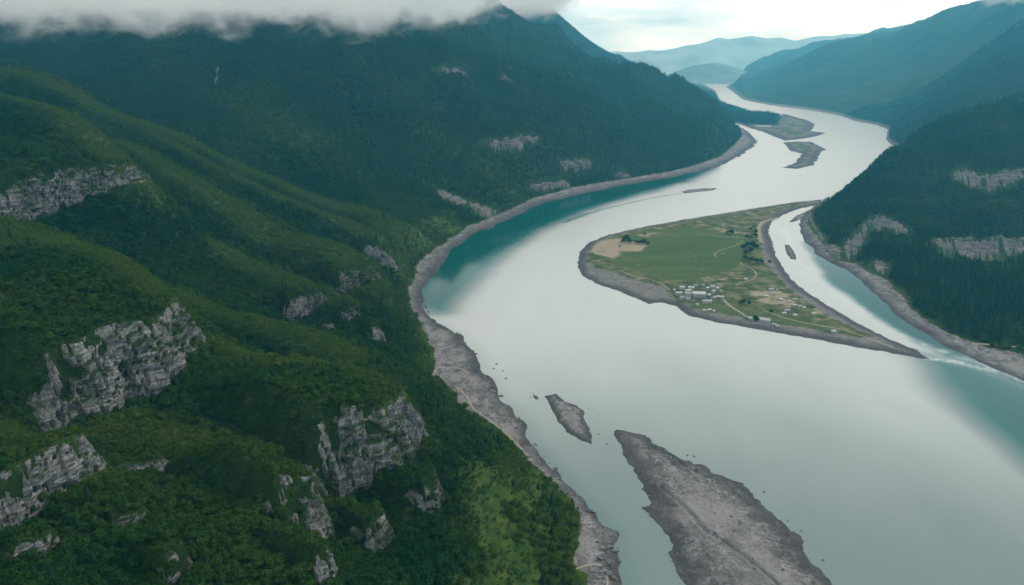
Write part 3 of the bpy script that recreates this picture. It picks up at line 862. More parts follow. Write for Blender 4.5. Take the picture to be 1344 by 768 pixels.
def rock_mesh(name, top, bot, nrm, bulge, seed, step=1.6, base=None):
    """rough rock face between two rows of points, standing proud of the slope, with its back edge buried"""
    n = len(top)
    H = np.linalg.norm(top - bot, axis=1).mean()
    rows = max(6, int(H / step))
    v = np.linspace(0, 1, rows)[:, None, None]
    V = top[None] * (1 - v) + bot[None] * v if base is None else base.copy()
    rows = len(V); v = np.linspace(0, 1, rows)[:, None, None]
    taper = (np.sin(np.linspace(0, 1, n) * math.pi) ** .45)[None, :]
    vv = v[..., 0]
    prof = np.sin(np.clip(vv, 0, 1) * math.pi) ** .5
    x, y, z = V[..., 0], V[..., 1], V[..., 2]
    s = bulge
    sc = max(2.2, H * .11)
    blk = fbm((x + y * .5) / sc, (x - y) / sc * .6, z / sc * .8, 4, seed, True)
    big = fbm(x / sc / 3, y / sc / 3, z / sc / 3, 3, seed + 3)
    led = np.abs(((z + 2.5 * vnoise(x / 12, y / 12, None, seed + 9)) / (H * .13 + 1.2)) % 1 - .5) * 2
    arc = np.concatenate([[0], np.cumsum(np.linalg.norm(np.diff(top, axis=0), axis=1))])[None, :] + 0 * z
    joint = np.abs(fbm(arc / (H * .16 + 2) + z * .02, z / (H * 1.1), None, 3, seed + 31))      # upright clefts
    cleft = sstep(.10, .0, joint)
    gaps = sstep(.34, .58, fbm(arc / (H * .55), z / (H * .6), None, 4, seed + 41))               # grown-over stretches
    cw = H * .2 + 1.5
    ci_ = np.floor((arc + .35 * cw * fbm(arc / cw, z / H * 3, None, 2, seed + 51) + .12 * z) / cw)
    ri_ = np.floor(z / (H * .3) + 3 * _hash(ci_, ci_ * 0, ci_ * 0, seed + 52))
    blocks = _hash(ci_, ri_, ri_ * 0, seed + 53) * .7 + _hash(ci_, ci_ * 0, ri_ * 0, seed + 54) * .8     # jointed buttresses
    off = s * (.55 * prof * taper) + s * (.28 * blk + .9 * big + .55 * blocks + .4 * (led - .5)) * (prof * .8 + .15) * taper
    off = off - s * .9 * cleft - s * (2.2 if base is None else 2.6) * gaps
    if base is not None: off = off + s * .8 * (1 - vv) * prof
    nn = np.zeros((n, 3)); nn[:, :2] = nrm
    V = V + off[..., None] * nn[None]
    V[0] -= nn * s * .9; V[-1] -= nn * s * .2; V[-1, :, 2] -= 1.5
    V[:, 0] -= nn[0] * s; V[:, -1] -= nn[-1] * s
    fb = fbm(x / 5, y / 5, z / 5, 2, seed + 20) * s * .12
    V += fb[..., None] * nn[None]
    # back sheet so that the rock has thickness
    back = V.copy(); back -= nn[None] * (s * 1.6 + 1.5)
    Vall = np.vstack([V.reshape(-1, 3), back.reshape(-1, 3)])
    F = gridfaces(rows, n)
    nv = rows * n
    F2 = F[:, ::-1] + nv
    ring = [r * n for r in range(rows)] + [(rows - 1) * n + c for c in range(1, n)] + [r * n + n - 1 for r in range(rows - 2, -1, -1)] + [c for c in range(n - 2, 0, -1)]
    E = [(ring[k], ring[k - 1], ring[k - 1] + nv, ring[k] + nv) for k in range(len(ring))]
    Fall = np.vstack([F[:, ::-1], F2[:, ::-1], np.array(E)])
    me = npmesh(name, Vall, Fall, [M_CRAG if base is not None else M_ROCK], False)
    ROCKPTS.append(V[1:][(gaps[1:] < .35)][::2])
    return me


CL_LABEL = {
    'A': 'long pale grey rock cliff under the grassy knoll at the upper left edge',
    'B': 'small grey rock step in the green slope left of the upper cliff pair',
    'C': 'dark ragged crag above the bay where the gravel shore begins to curve',
    'D': 'tall grey crag ending the middle spur, highest of the crags near the bend',
    'E': 'broad grey cliff just left of and below the tall crag of the middle spur',
    'F': 'narrow rock face between the broad cliff and the wooded shore slope',
    'G': 'small pale rock knob below the broad cliff of the middle spur',
    'H': 'isolated pale rock fin standing in the dark trees above the gravel shore',
    'I': 'largest layered grey cliff, rising to a pointed tower on the left hillside',
    'J': 'dark layered cliff cut by the lower left edge of the photo',
    'K': 'low grey outcrop right of the dark layered cliff on the lower left',
    'L': 'low broken rock band below the low grey outcrop on the lower left',
    'M': 'half hidden boulder face beneath the dark layered cliff at lower left',
    'N': 'small leaning rock patch near the bottom edge of the left hillside',
    'O': 'wide vertical grey cliff under the olive knoll above the river woods',
    'P': 'slim pale rock pillar right of the wide cliff above the river woods',
    'Q': 'steep pale rock rib left of and below the wide cliff',
    'R': 'lowest pale rock rib touching the bottom of the photo',
    'S': 'grey rock wall in the trees straight below the wide cliff',
    'T': 'thin ledge of rock on the grassy slope below the long upper cliff',
    'U': 'short rock ledge under the left end of the long upper cliff',
}
for ci, cl in enumerate(CLIFFS):
    nm, pts, h = cl
    tp = resample([P(*a) for a in pts], 1.7)
    d = np.gradient(tp[:, :2], axis=0); d /= np.linalg.norm(d, axis=1)[:, None] + 1e-9
    # smooth the directions
    for _ in range(6): d = np.vstack([d[:1], (d[:-2] + d[1:-1] + d[2:]) / 3, d[-1:]])
    d /= np.linalg.norm(d, axis=1)[:, None] + 1e-9
    nrm = np.stack([d[:, 1], -d[:, 0]], 1)
    W = h * .3
    b2 = tp[:, :2] + nrm * W
    t2 = tp[:, :2] - nrm * .5
    zt, _ = L1.sample(t2[:, 0], t2[:, 1]); zb, _ = L1.sample(b2[:, 0] + nrm[:, 0] * 1.0, b2[:, 1] + nrm[:, 1] * 1.0)
    k = np.ones(5) / 5
    zt = np.convolve(np.pad(zt, 2, 'edge'), k, 'valid'); zb = np.convolve(np.pad(zb, 2, 'edge'), k, 'valid')
    jag = fbm(tp[:, 0] / 9, tp[:, 1] / 9, octv=4, seed=700 + ci)
    jb = fbm(tp[:, 0] / 14 + 9, tp[:, 1] / 14, octv=4, seed=730 + ci)
    zt = zt + .4 - h * .16 * np.maximum(0, jag); zb = np.minimum(zb, zt - 2) + h * .3 * np.maximum(0, jb)
    top = np.column_stack([t2 + nrm * .6, zt]); bot = np.column_stack([b2, zb])
    me = rock_mesh('rock_cliff', top, bot, nrm, max(1.2, h * .085), 800 + ci, max(.9, h / 42))
    o = link('rock_cliff', me)
    tag(o, CL_LABEL[nm], 'cliff', 'rock cliffs on the left hillside')

# crags on the far slopes: outlines dropped on the built slope
bpy.context.view_layer.update()


def bvh_of(L):
    me = L.o.data
    n = len(me.vertices); co = np.empty(n * 3, np.float32); me.vertices.foreach_get('co', co)
    f = np.empty(len(me.polygons) * 4, np.int32); me.loops.foreach_get('vertex_index', f)
    return BVHTree.FromPolygons([tuple(v) for v in co.reshape(-1, 3).tolist()], f.reshape(-1, 4).tolist())


CAMV = Vector((0, 0, CAM_H))


def cast(bvh, px, py):
    p = Vector(P(px, py, 1000.))
    h = bvh.ray_cast(CAMV, (p - CAMV).normalized())
    return h[0]


B1 = bvh_of(L1); B3 = bvh_of(L3)
CRAGS = [
    (B1, [(572, 92), (585, 88), (600, 90), (612, 96)], 7, 'faint grey crag high on the big dark mountainside', 'left'),
    (B1, [(642, 187), (660, 183), (678, 179), (696, 176), (708, 180)], 17, 'grey crag band halfway up the dark mountainside', 'left'),
    (B1, [(734, 212), (750, 209), (764, 207), (775, 212)], 17, 'pinkish grey scree crag low on the mountain above the far shore', 'left'),
    (B1, [(574, 249), (586, 252), (600, 258), (612, 264)], 11, 'long thin rock band left of the shore cliffs on the mountain foot', 'left'),
    (B1, [(614, 264), (628, 268), (640, 272), (650, 274)], 14, 'rock wall at the mountain foot beside the narrow gravel shore', 'left'),
    (B1, [(692, 243), (706, 240), (722, 238), (738, 237), (747, 242)], 12, 'grey shore cliff at the point where the gravel bank turns', 'left'),
    (B1, [(806, 229), (816, 226), (826, 229)], 6, 'little pinkish rock spot just above the far gravel shore', 'left'),
    (B1, [(655, 103), (662, 97), (670, 104)], 7, 'tiny pale rock scar under the mountain skyline', 'left'),
    (B3, [(1250, 226), (1270, 224), (1290, 229), (1310, 226), (1330, 222), (1350, 222)], 22, 'upper grey rock band on the hill at the right edge', 'right'),
    (B3, [(1138, 290), (1150, 284), (1163, 285), (1176, 291), (1190, 298)], 18, 'pale rock outcrop above the curved cliff on the right hill', 'right'),
    (B3, [(1226, 317), (1245, 315), (1265, 313), (1290, 314), (1320, 313), (1352, 316)], 25, 'long grey rock band across the lower hill at the right edge', 'right'),
    (B3, [(1082, 322), (1092, 324), (1104, 322), (1116, 314), (1128, 304), (1138, 288)], 20, 'curved grey cliff rising from the right channel shore', 'right'),
    (B3, [(1145, 345), (1153, 341), (1164, 346)], 16, 'small rock face in the trees below the curved cliff', 'right'),
    (B3, [(1062, 284), (1068, 292), (1074, 300), (1080, 312)], 12, 'dark rock foot at the tip of the right hill by the channel', 'right'),
]
for ci, (bv, pts, hp, lab, side) in enumerate(CRAGS):
    pl = resample([(a, b) for a, b in pts], .6)
    rows = 14; n = len(pl)
    base = np.zeros((rows, n, 3)); okc = np.ones(n, bool)
    for k, (a, b) in enumerate(pl):
        j = float(vnoise(np.array([k * .17]), np.array([ci * 7.7]))[0]); j2 = float(vnoise(np.array([k * .23 + 50]), np.array([ci * 3.1]))[0])
        e = math.sin(math.pi * (k + .5) / n) ** .5
        for r_ in range(rows):
            v_ = r_ / (rows - 1)
            h_ = cast(bv, a + .15 * hp * v_, b + j * hp * .22 * (1 - v_) + v_ * (hp * (.25 + .75 * e) + j2 * hp * .3))
            if h_ is None: okc[k] = False; break
            base[r_, k] = h_
    base = base[:, okc]
    if base.shape[1] < 5: print('crag skipped', lab); continue
    top, bot = base[0], base[-1]
    dd = (bot - top)[:, :2]; dd /= np.linalg.norm(dd, axis=1)[:, None] + 1e-9
    for _ in range(12): dd = np.vstack([dd[:1], (dd[:-2] + dd[1:-1] + dd[2:]) / 3, dd[-1:]])
    dd /= np.linalg.norm(dd, axis=1)[:, None]
    H = abs(top[:, 2] - bot[:, 2]).mean()
    me = rock_mesh('rock_crag', top, bot, dd, max(4., H * .22), 900 + ci, 2., base)
    tag(link('rock_crag', me), lab, 'crag', 'rock crags on the mountain slopes' if side == 'left' else 'rock crags on the right hill')
ROCK = np.vstack(ROCKPTS)
zt_, ok_ = L1.sample(ROCK[:, 0], ROCK[:, 1])
ROCK = ROCK[~((np.hypot(ROCK[:, 0], ROCK[:, 1]) < 1500) & ok_ & (ROCK[:, 0] < 300) & (ROCK[:, 2] < zt_ + .15))]

# ------------------------------------------------------------------ tree prototypes
def leafcards(centers, normals, size, rng):
    n = len(centers)
    up = rng.normal(size=(n, 3)); t1 = np.cross(normals, up); t1 /= np.linalg.norm(t1, axis=1)[:, None] + 1e-9
    t2 = np.cross(normals, t1)
    s = size * rng.uniform(.6, 1.3, (n, 1))
    s2 = s * rng.uniform(.5, .9, (n, 1))
    q = [centers - t1 * s, centers - t2 * s2 + normals * s * .25, centers + t1 * s, centers + t2 * s2 + normals * s * .15]
    V = np.stack(q, 1).reshape(-1, 3)
    F = np.arange(4 * n).reshape(-1, 4)
    return V, F


def broad_crown(seed, nleaf=420, lobes=9, size=.085, squash=.8):
    """crown of unit height, radius about .5"""
    rng = np.random.default_rng(seed)
    C = []; Nn = []
    lob = []
    for k in range(lobes):
        a = k * 2.4 + rng.uniform(-.4, .4); r = .27 * math.sqrt((k + .3) / lobes) * rng.uniform(.8, 1.25)
        zz = .62 - .9 * r + rng.uniform(-.16, .14)
        lob.append((r * math.cos(a), r * math.sin(a), zz, rng.uniform(.15, .26)))
    for k in range(nleaf):
        lx, ly, lz, lr = lob[k % lobes]
        d = rng.normal(size=3); d /= np.linalg.norm(d)
        if d[2] < -.35: d[2] *= -.6
        rr = lr * rng.uniform(.72, 1.08)
        C.append((lx + d[0] * rr, ly + d[1] * rr, lz + d[2] * rr * squash))
        n = d + rng.normal(size=3) * .45; Nn.append(n / np.linalg.norm(n))
    return leafcards(np.array(C), np.array(Nn), size, rng)


def conifer_crown(seed, layers=10, pts=9):
    rng = np.random.default_rng(seed)
    V = []; F = []
    for l in range(layers):
        f = l / layers
        z0 = .10 + .86 * f
        R = .25 * (1 - f) ** .85 + .02
        hgt = .17 * (1 - .4 * f)
        ph = rng.uniform(0, 6.3)
        for k in range(pts):
            a = ph + k * 2 * math.pi / pts + rng.uniform(-.2, .2)
            r = R * rng.uniform(.7, 1.2); w = R * .42
            ca, sa = math.cos(a), math.sin(a)
            b = len(V)
            zt = z0 + hgt * .55
            V += [(0, 0, zt), (ca * r * .55 - sa * w, sa * r * .55 + ca * w, z0 + hgt * .05), (ca * r, sa * r, z0 - hgt * rng.uniform(.15, .45)), (ca * r * .55 + sa * w, sa * r * .55 - ca * w, z0 + hgt * .05)]
            F.append((b, b + 1, b + 2, b + 3))
    b = len(V)
    for k in range(3):
        a = k * 2.1
        V += [(0, 0, 1.02), (.02 * math.cos(a), .02 * math.sin(a), .93), (0, 0, .9), (.02 * math.cos(a + 2), .02 * math.sin(a + 2), .93)]
        F.append((b, b + 1, b + 2, b + 3)); b += 4
    return np.array(V), np.array(F)


def trunk_mesh(name, h=.55, r=.028, seed=0, limbs=4):
    rng = np.random.default_rng(seed)
    V = []; F = []

    def tube(p0, p1, r0, r1, n=6):
        p0 = np.array(p0, float); p1 = np.array(p1, float)
        d = p1 - p0; d /= np.linalg.norm(d); u = np.cross(d, (.3, .9, .1)); u /= np.linalg.norm(u); w = np.cross(d, u)
        b = len(V)
        for p, rr in ((p0, r0), (p1, r1)):
            for k in range(n):
                a = 2 * math.pi * k / n
                V.append(p + (u * math.cos(a) + w * math.sin(a)) * rr)
        for k in range(n):
            F.append((b + k, b + (k + 1) % n, b + n + (k + 1) % n, b + n + k))
    m = (rng.uniform(-.02, .02), rng.uniform(-.02, .02), h * .5)
    tube((0, 0, -.08), m, r, r * .75); tube(m, (m[0] * 1.5, m[1] * 1.5, h), r * .75, r * .3)
    for k in range(limbs):
        a = k * 2.4 + rng.uniform(0, 1); z = h * (.45 + .12 * k)
        tube((m[0], m[1], z), (math.cos(a) * .2, math.sin(a) * .2, z + .18), r * .4, r * .12, 4)
    return npmesh(name, np.array(V), np.array(F), [M_BARK], True)


CR_B = [npmesh('crown', *broad_crown(40 + k, 430, 9 + k % 3, .075), [M_LEAF], False) for k in range(5)]
CR_S = [npmesh('shrub_crown', *broad_crown(60 + k, 110, 6, .13, .9), [M_LEAF], False) for k in range(4)]
CR_C = [npmesh('crown', *conifer_crown(80 + k), [M_CONIFER], False) for k in range(4)]
CR_CL = [npmesh('conifer_low', *conifer_crown(90 + k, 6, 6), [M_CONIFER], False) for k in range(3)]
TR_B = [trunk_mesh('trunk', .6, .028, k) for k in range(2)]
TR_C = [trunk_mesh('trunk', .85, .02, 9, 0)]

# ------------------------------------------------------------------ scatter
PROTO = bpy.data.collections.new('forest_sources')


def spaced(x0, x1, y0, y1, sp, rng):
    nx = int((x1 - x0) / sp); ny = int((y1 - y0) / sp)
    X, Y = np.meshgrid(np.arange(nx), np.arange(ny))
    x = x0 + (X + rng.uniform(-.5, .5, X.shape) + .5 * (Y % 2)) * sp
    y = y0 + (Y + rng.uniform(-.5, .5, Y.shape)) * sp
    return x.ravel(), y.ravel()


def rock_hash(cell=3.):
    k = np.floor(ROCK / cell).astype(np.int64)
    s = set()
    key = (k[:, 0] * 1000003 + k[:, 1]) * 1009 + k[:, 2]
    return np.unique(key)


RK = {c: None for c in (1.5, 6.)}


def near_rock(x, y, z, cell):
    if RK[cell] is None:
        k = np.floor(ROCK / cell).astype(np.int64)
        ks = []
        for dx in (-1, 0, 1):
            for dy in (-1, 0, 1):
                for dz in (-1, 0, 1):
                    ks.append(((k[:, 0] + dx) * 1000003 + k[:, 1] + dy) * 1009 + k[:, 2] + dz)
        RK[cell] = np.unique(np.concatenate(ks))
    k = np.floor(np.stack([x, y, z], 1) / cell).astype(np.int64)
    return np.isin((k[:, 0] * 1000003 + k[:, 1]) * 1009 + k[:, 2], RK[cell])


PTS = []        # x y z height kind(0 broad,1 shrub,2 conifer,3 conifer low) olive


def add_pts(x, y, z, h, kind, oliv):
    PTS.append(np.column_stack([x, y, z, h, kind, oliv]))


rng = np.random.default_rng(5)


def scatter(L, r0, r1, a0, a1, sp, hmean, cellr, conif, seed, thin=1.0, shr=False):
    R = r1
    x, y = spaced(math.sin(a0 * D2R) * R - 10 if a0 < 0 else 0, max(math.sin(a1 * D2R) * R, 10) + 10, 0, R, sp, rng)
    rr = np.hypot(x, y); aa = np.arctan2(x, y) / D2R
    m = (rr > r0) & (rr < r1) & (aa > a0) & (aa < a1)
    x, y = x[m], y[m]
    z, ok = L.sample(x, y); s2, _ = L.sample(x, y, 'sd2'); md, _ = L.sample(x, y, 'meadow')
    e = 2.
    zx, _ = L.sample(x + e, y); zy, _ = L.sample(x, y + e)
    slope = np.hypot(zx - z, zy - z) / e
    patch = fbm(x / 38, y / 38, octv=4, seed=seed)
    patch2 = fbm(x / 160, y / 160, octv=3, seed=seed + 2)
    dens = np.where(md > .45, .8 + patch * .6, 1.0 + patch * .4) * thin
    if 'lush' in L.at:
        lu, _ = L.sample(x, y, 'lush')
        dens = dens * (1 - lu * np.clip(.85 - .85 * sstep(-.02, .18, patch), 0, 1))
    keep = ok & (s2 > 2.5 + 6 * patch) & (z > 2) & (rng.random(x.shape) < dens) & ((slope < 2.6) | (rng.random(x.shape) < .6))
    keep &= ~near_rock(x, y, z, cellr)
    x, y, z, md, patch, patch2, s2 = (q[keep] for q in (x, y, z, md, patch, patch2, s2))
    n = len(x)
    tree = (rng.random(n) < (.62 - .75 * np.clip(md * 1.2, 0, 1) + .5 * patch + .25 * sstep(80, 20, s2)))
    con = rng.random(n) < np.clip(conif + (1.3 if conif > .4 else .35) * patch2, 0, 1)
    h = np.where(tree, hmean * rng.uniform(.75, 1.35, n), hmean * rng.uniform(.32, .6, n))
    h = np.where(tree & con, h * 1.25, h)
    kind = np.where(tree, np.where(con, 2, 0), 1)
    if shr: kind = np.ones(n); h = hmean * rng.uniform(.35, .8, n)
    if sp > 8: kind = np.where(con, 3, 1); h = hmean * rng.uniform(.7, 1.3, n) * np.where(con, 1.15, .8)
    oliv = np.clip(md * .9 + rng.uniform(-.15, .12, n) + .25 * patch, 0, 1)
    add_pts(x, y, z - .04 * h, h, kind, oliv)
    print('scatter', n)


scatter(L1, 300, 800, -46, 18, 3.6, 7.5, 1.5, .08, 1001)
scatter(L1, 280, 1050, -46, 18, 2.7, 4.2, 1.5, -5, 1011, shr=True)
scatter(L1, 1000, 1750, -44, 8, 3.8, 5.0, 1.5, -5, 1012, shr=True)
scatter(L1, 800, 1700, -44, 8, 5.0, 8.5, 1.5, .15, 1002)
scatter(L1, 1700, 3000, -42, 20, 8.5, 12, 6., .75, 1003)
scatter(L1, 3000, 5000, -38, 20, 13, 15, 6., .85, 1004)
scatter(L3, 1000, 2700, 16, 42, 7.5, 10, 6., .45, 1005)
scatter(L3, 2700, 5600, 16, 42, 14, 15, 6., .75, 1006)
scatter(L2, 4600, 8500, 2, 18, 15, 16, 6., .8, 1007)
# growth on the ledges of the rock faces
sel = rng.choice(len(ROCK), 2600, replace=False)
rp = ROCK[sel]
ln = fbm(rp[:, 0] / 14, rp[:, 1] / 14, rp[:, 2] / 9, 3, 1099)
rp = rp[(ln > .18) & (np.hypot(rp[:, 0], rp[:, 1]) < 1500)]
add_pts(rp[:, 0], rp[:, 1], rp[:, 2] - 1.6, rng.uniform(2.2, 5, len(rp)), np.ones(len(rp)), rng.uniform(0, .3, len(rp)))
for nm, pts, h in CLIFFS:                        # bushes and small trees leaning over the brinks
    pl = resample([P(*a) for a in pts], 3.0)
    d = np.gradient(pl[:, :2], axis=0); d /= np.linalg.norm(d, axis=1)[:, None] + 1e-9
    up = np.stack([-d[:, 1], d[:, 0]], 1)
    for k in range(3):
        o = rng.uniform(-1.0, 9, len(pl))
        q = pl[:, :2] + up * o[:, None] + rng.uniform(-1.5, 1.5, (len(pl), 2))
        z, _ = L1.sample(q[:, 0], q[:, 1])
        hh = rng.uniform(1.6, 5.0, len(pl)) * (1 if h > 15 else .6)
        kp = (rng.random(len(pl)) < .75) & (z > pl[:, 2] - h * .35 - 3)
        add_pts(q[kp, 0], q[kp, 1], z[kp] - .3, hh[kp], np.where(hh[kp] > 4, 0, 1), rng.uniform(.1, .6, kp.sum()))
T = np.vstack(PTS)
print('trees total', len(T))

# projected size in the photo
def project(x, y, z):
    dz = z - CAM_H
    dep = y * CP - dz * SP
    u = x / dep * FPX + 672
    v = 384 - (y * SP + dz * CP) / dep * FPX
    return u, v, dep


u, v, dep = project(T[:, 0], T[:, 1], T[:, 2] + T[:, 3] * .5)
inview = (u > 4) & (u < 1340) & (v > 4) & (v < 764)
tall = (T[:, 4] == 0) | (T[:, 4] == 2)
score = np.where(inview & tall, T[:, 3] / dep, 0)
order = np.argsort(-score)
# keep those whose top the camera can see
picks = []
for i in order[:3000]:
    p = Vector((T[i, 0], T[i, 1], T[i, 2] + T[i, 3] * .8))
    d = p - CAMV
    h = B1.ray_cast(CAMV, d.normalized(), d.length - 3)
    if h[0] is None:
        picks.append(i)
    if len(picks) >= 300: break
picked = np.zeros(len(T), bool); picked[picks] = True


def make_tree(i, label, group, kindname=None, cat='tree'):
    x, y, z, h, kd, ol = T[i]
    con = kd == 2
    root = bpy.data.objects.new(kindname or ('conifer_tree' if con else 'leafy_tree'), None)
    COL.objects.link(root)
    root.empty_display_size = .5
    root.location = (x, y, z); root.scale = (h, h, h) if con else (h * 1.02, h * 1.02, h)
    root.rotation_euler = (0, 0, random.uniform(0, 6.3))
    tag(root, label, cat, group)
    crown = link('crown', (CR_C if con else CR_B)[i % (4 if con else 5)], root)
    trunk = link('trunk', TR_C[0] if con else TR_B[i % 2], root)
    return root


for i in picks:
    con = T[i, 4] == 2
    uu, vv = u[i], v[i]
    if con:
        make_tree(i, 'pointed dark conifer among the nearest woods of the left hillside', 'nearest conifers on the left hillside')
    else:
        make_tree(i, 'rounded leafy green tree among the nearest woods of the left hillside', 'nearest leafy trees on the left hillside')

# the rest of the wood as one object
F_ = T[~picked]
protos = []
for nm, me in [('src_b%d' % k, m_) for k, m_ in enumerate(CR_B[:4])] + [('src_s%d' % k, m_) for k, m_ in enumerate(CR_S)] + [('src_c%d' % k, m_) for k, m_ in enumerate(CR_C)] + [('src_l%d' % k, m_) for k, m_ in enumerate(CR_CL + CR_CL[:1])]:
    protos.append(me)
idx = (F_[:, 4].astype(int) * 4 + rng.integers(0, 4, len(F_))).astype(np.int32)


def forest_object(name, pts, index, meshes):
    me = bpy.data.meshes.new(name)
    me.vertices.add(len(pts)); me.vertices.foreach_set('co', pts[:, :3].astype(np.float32).ravel())
    for k, a in (('hgt', pts[:, 3]), ('olive', pts[:, 5]), ('rotz', rng.uniform(0, 6.28, len(pts)))):
        at = me.attributes.new(k, 'FLOAT', 'POINT'); at.data.foreach_set('value', a.astype(np.float32))
    at = me.attributes.new('variant', 'INT', 'POINT'); at.data.foreach_set('value', index)
    o = link(name, me)
    ng = bpy.data.node_groups.new(name + '_nodes', 'GeometryNodeTree')
    ng.interface.new_socket('Geometry', in_out='INPUT', socket_type='NodeSocketGeometry')
    ng.interface.new_socket('Geometry', in_out='OUTPUT', socket_type='NodeSocketGeometry')
    nn = ng.nodes; ll = ng.links
    gi = nn.new('NodeGroupInput'); go = nn.new('NodeGroupOutput')
    join = nn.new('GeometryNodeGeometryToInstance')
    # meshes are referenced through a material-bearing object-less collection
    col = bpy.data.collections.new(name + '_sources')
    for k, m_ in enumerate(meshes):
        q = bpy.data.objects.new('%s_source_%02d' % (name, k), m_)
        col.objects.link(q)
    ci = nn.new('GeometryNodeCollectionInfo'); ci.inputs['Collection'].default_value = col
    ci.inputs['Separate Children'].default_value = True; ci.inputs['Reset Children'].default_value = True
    iop = nn.new('GeometryNodeInstanceOnPoints')
    iop.inputs['Pick Instance'].default_value = True
    ll.new(gi.outputs[0], iop.inputs['Points']); ll.new(ci.outputs[0], iop.inputs['Instance'])

    def na(nm, ty):
        a = nn.new('GeometryNodeInputNamedAttribute'); a.data_type = ty; a.inputs[0].default_value = nm
        return a.outputs[0]
    ll.new(na('variant', 'INT'), iop.inputs['Instance Index'])
    ll.new(na('hgt', 'FLOAT'), iop.inputs['Scale'])
    cx = nn.new('ShaderNodeCombineXYZ'); ll.new(na('rotz', 'FLOAT'), cx.inputs[2])
    er = nn.new('FunctionNodeEulerToRotation'); ll.new(cx.outputs[0], er.inputs[0])
    ll.new(er.outputs[0], iop.inputs['Rotation'])
    ll.new(iop.outputs[0], go.inputs[0])
    md = o.modifiers.new('trees', 'NODES'); md.node_group = ng
    return o


fo = forest_object('forest', F_, idx, protos)
tag(fo, 'dense green woodland and scrub covering the valley slopes', 'forest', kind='stuff')

# ------------------------------------------------------------------ trees on the river flat
FLAT_TREES = [(822, 317, 17, 0), (818, 319, 12, 0), (826, 320, 12, 0), (834, 320, 9, 0), (839, 321, 10, 0), (845, 321, 13, 0), (851, 322, 9, 0), (846, 309, 6, 1), (813, 325, 6, 1),
              (955, 308, 10, 2), (960, 308, 12, 2), (980, 312, 9, 3), (985, 313, 9, 3), (991, 312, 13, 3), (992, 306, 10, 3), (989, 299, 7, 3), (985, 302, 7, 3),
              (975, 328, 13, 4), (981, 325, 14, 4), (987, 324, 15, 4), (992, 327, 13, 4), (985, 332, 12, 4), (978, 334, 11, 4), (978, 342, 12, 4), (985, 344, 11, 4), (992, 346, 12, 4), (998, 346, 11, 4),
              (1010, 345, 8, 4), (972, 399, 7, 5), (976, 399, 8, 5), (983, 401, 8, 5), (991, 420, 9, 6), (994, 421, 7, 6), (1012, 411, 6, 5), (905, 360, 0, 0)]
FT_LAB = {0: ('leafy tree in the clump beside the bare sandy patch on the river flat', 'trees beside the sandy patch'),
          1: ('low lone bush on the meadow near the sandy patch', 'bushes near the sandy patch'),
          2: ('leafy tree of the lone pair beside the field track on the river flat', 'tree pair beside the field track'),
          3: ('small tree of the row where the field track meets the shingle path', 'trees at the track end'),
          4: ('leafy tree in the dark thicket along the shingle on the flat\'s right side', 'thicket along the shingle'),
          5: ('small dark tree between the village and the scattered huts', 'trees between the village and the huts'),
          6: ('small tree next to the long white shed by the near shingle bank', 'trees next to the long white shed')}
T_extra = []
for (px, py, h, g) in FLAT_TREES:
    if h == 0: continue
    for rep in range(1):
        p = G(px, py, 4)
        z = float(heightP(np.array([p[0]]), np.array([p[1]]))[0])
        root = bpy.data.objects.new('bush' if g == 1 else 'leafy_tree', None); COL.objects.link(root)
        root.location = (p[0], p[1], z - .3); w = h * random.uniform(.95, 1.25); root.scale = (w, w, h); root.rotation_euler = (0, 0, random.uniform(0, 6))
        tag(root, FT_LAB[g][0], 'bush' if g == 1 else 'tree', FT_LAB[g][1])
        link('crown', CR_B[random.randrange(5)], root); link('trunk', TR_B[random.randrange(2)], root)

# ------------------------------------------------------------------ houses
M_WALLS = [simple('white_render', (.48, .47, .44), .8, .08, .5), simple('pink_render', (.50, .38, .33), .8, .1, .5), simple('grey_render', (.34, .35, .36), .8, .1, .5), simple('timber_cladding', (.22, .15, .10), .8, .2, 1.)]
M_ROOFS = [simple('white_sheet_roof', (.47, .47, .46), .6, .06, .4, .4), simple('grey_sheet_roof', (.30, .32, .34), .5, .1, .4, .4), simple('dark_slate_roof', (.08, .09, .11), .6, .15, .5, .4), simple('red_brown_roof', (.25, .12, .09), .7, .15, .5)]
M_GLASS = simple('window_glass', (.03, .045, .06), .15, .1, 1, .5)
M_DOOR = simple('door_paint', (.10, .07, .05), .6, .1, 1)
M_FRAME = simple('window_frame', (.6, .6, .58), .6, .05, 1)


def boxes(name, bl, mat):
    V = []; F = []
    for (x0, y0, z0, x1, y1, z1) in bl:
        b = len(V)
        V += [(x0, y0, z0), (x1, y0, z0), (x1, y1, z0), (x0, y1, z0), (x0, y0, z1), (x1, y0, z1), (x1, y1, z1), (x0, y1, z1)]
        F += [(b, b + 3, b + 2, b + 1), (b + 4, b + 5, b + 6, b + 7), (b, b + 1, b + 5, b + 4), (b + 1, b + 2, b + 6, b + 5), (b + 2, b + 3, b + 7, b + 6), (b + 3, b, b + 4, b + 7)]
    return npmesh(name, np.array(V, float), np.array(F), [mat], False)


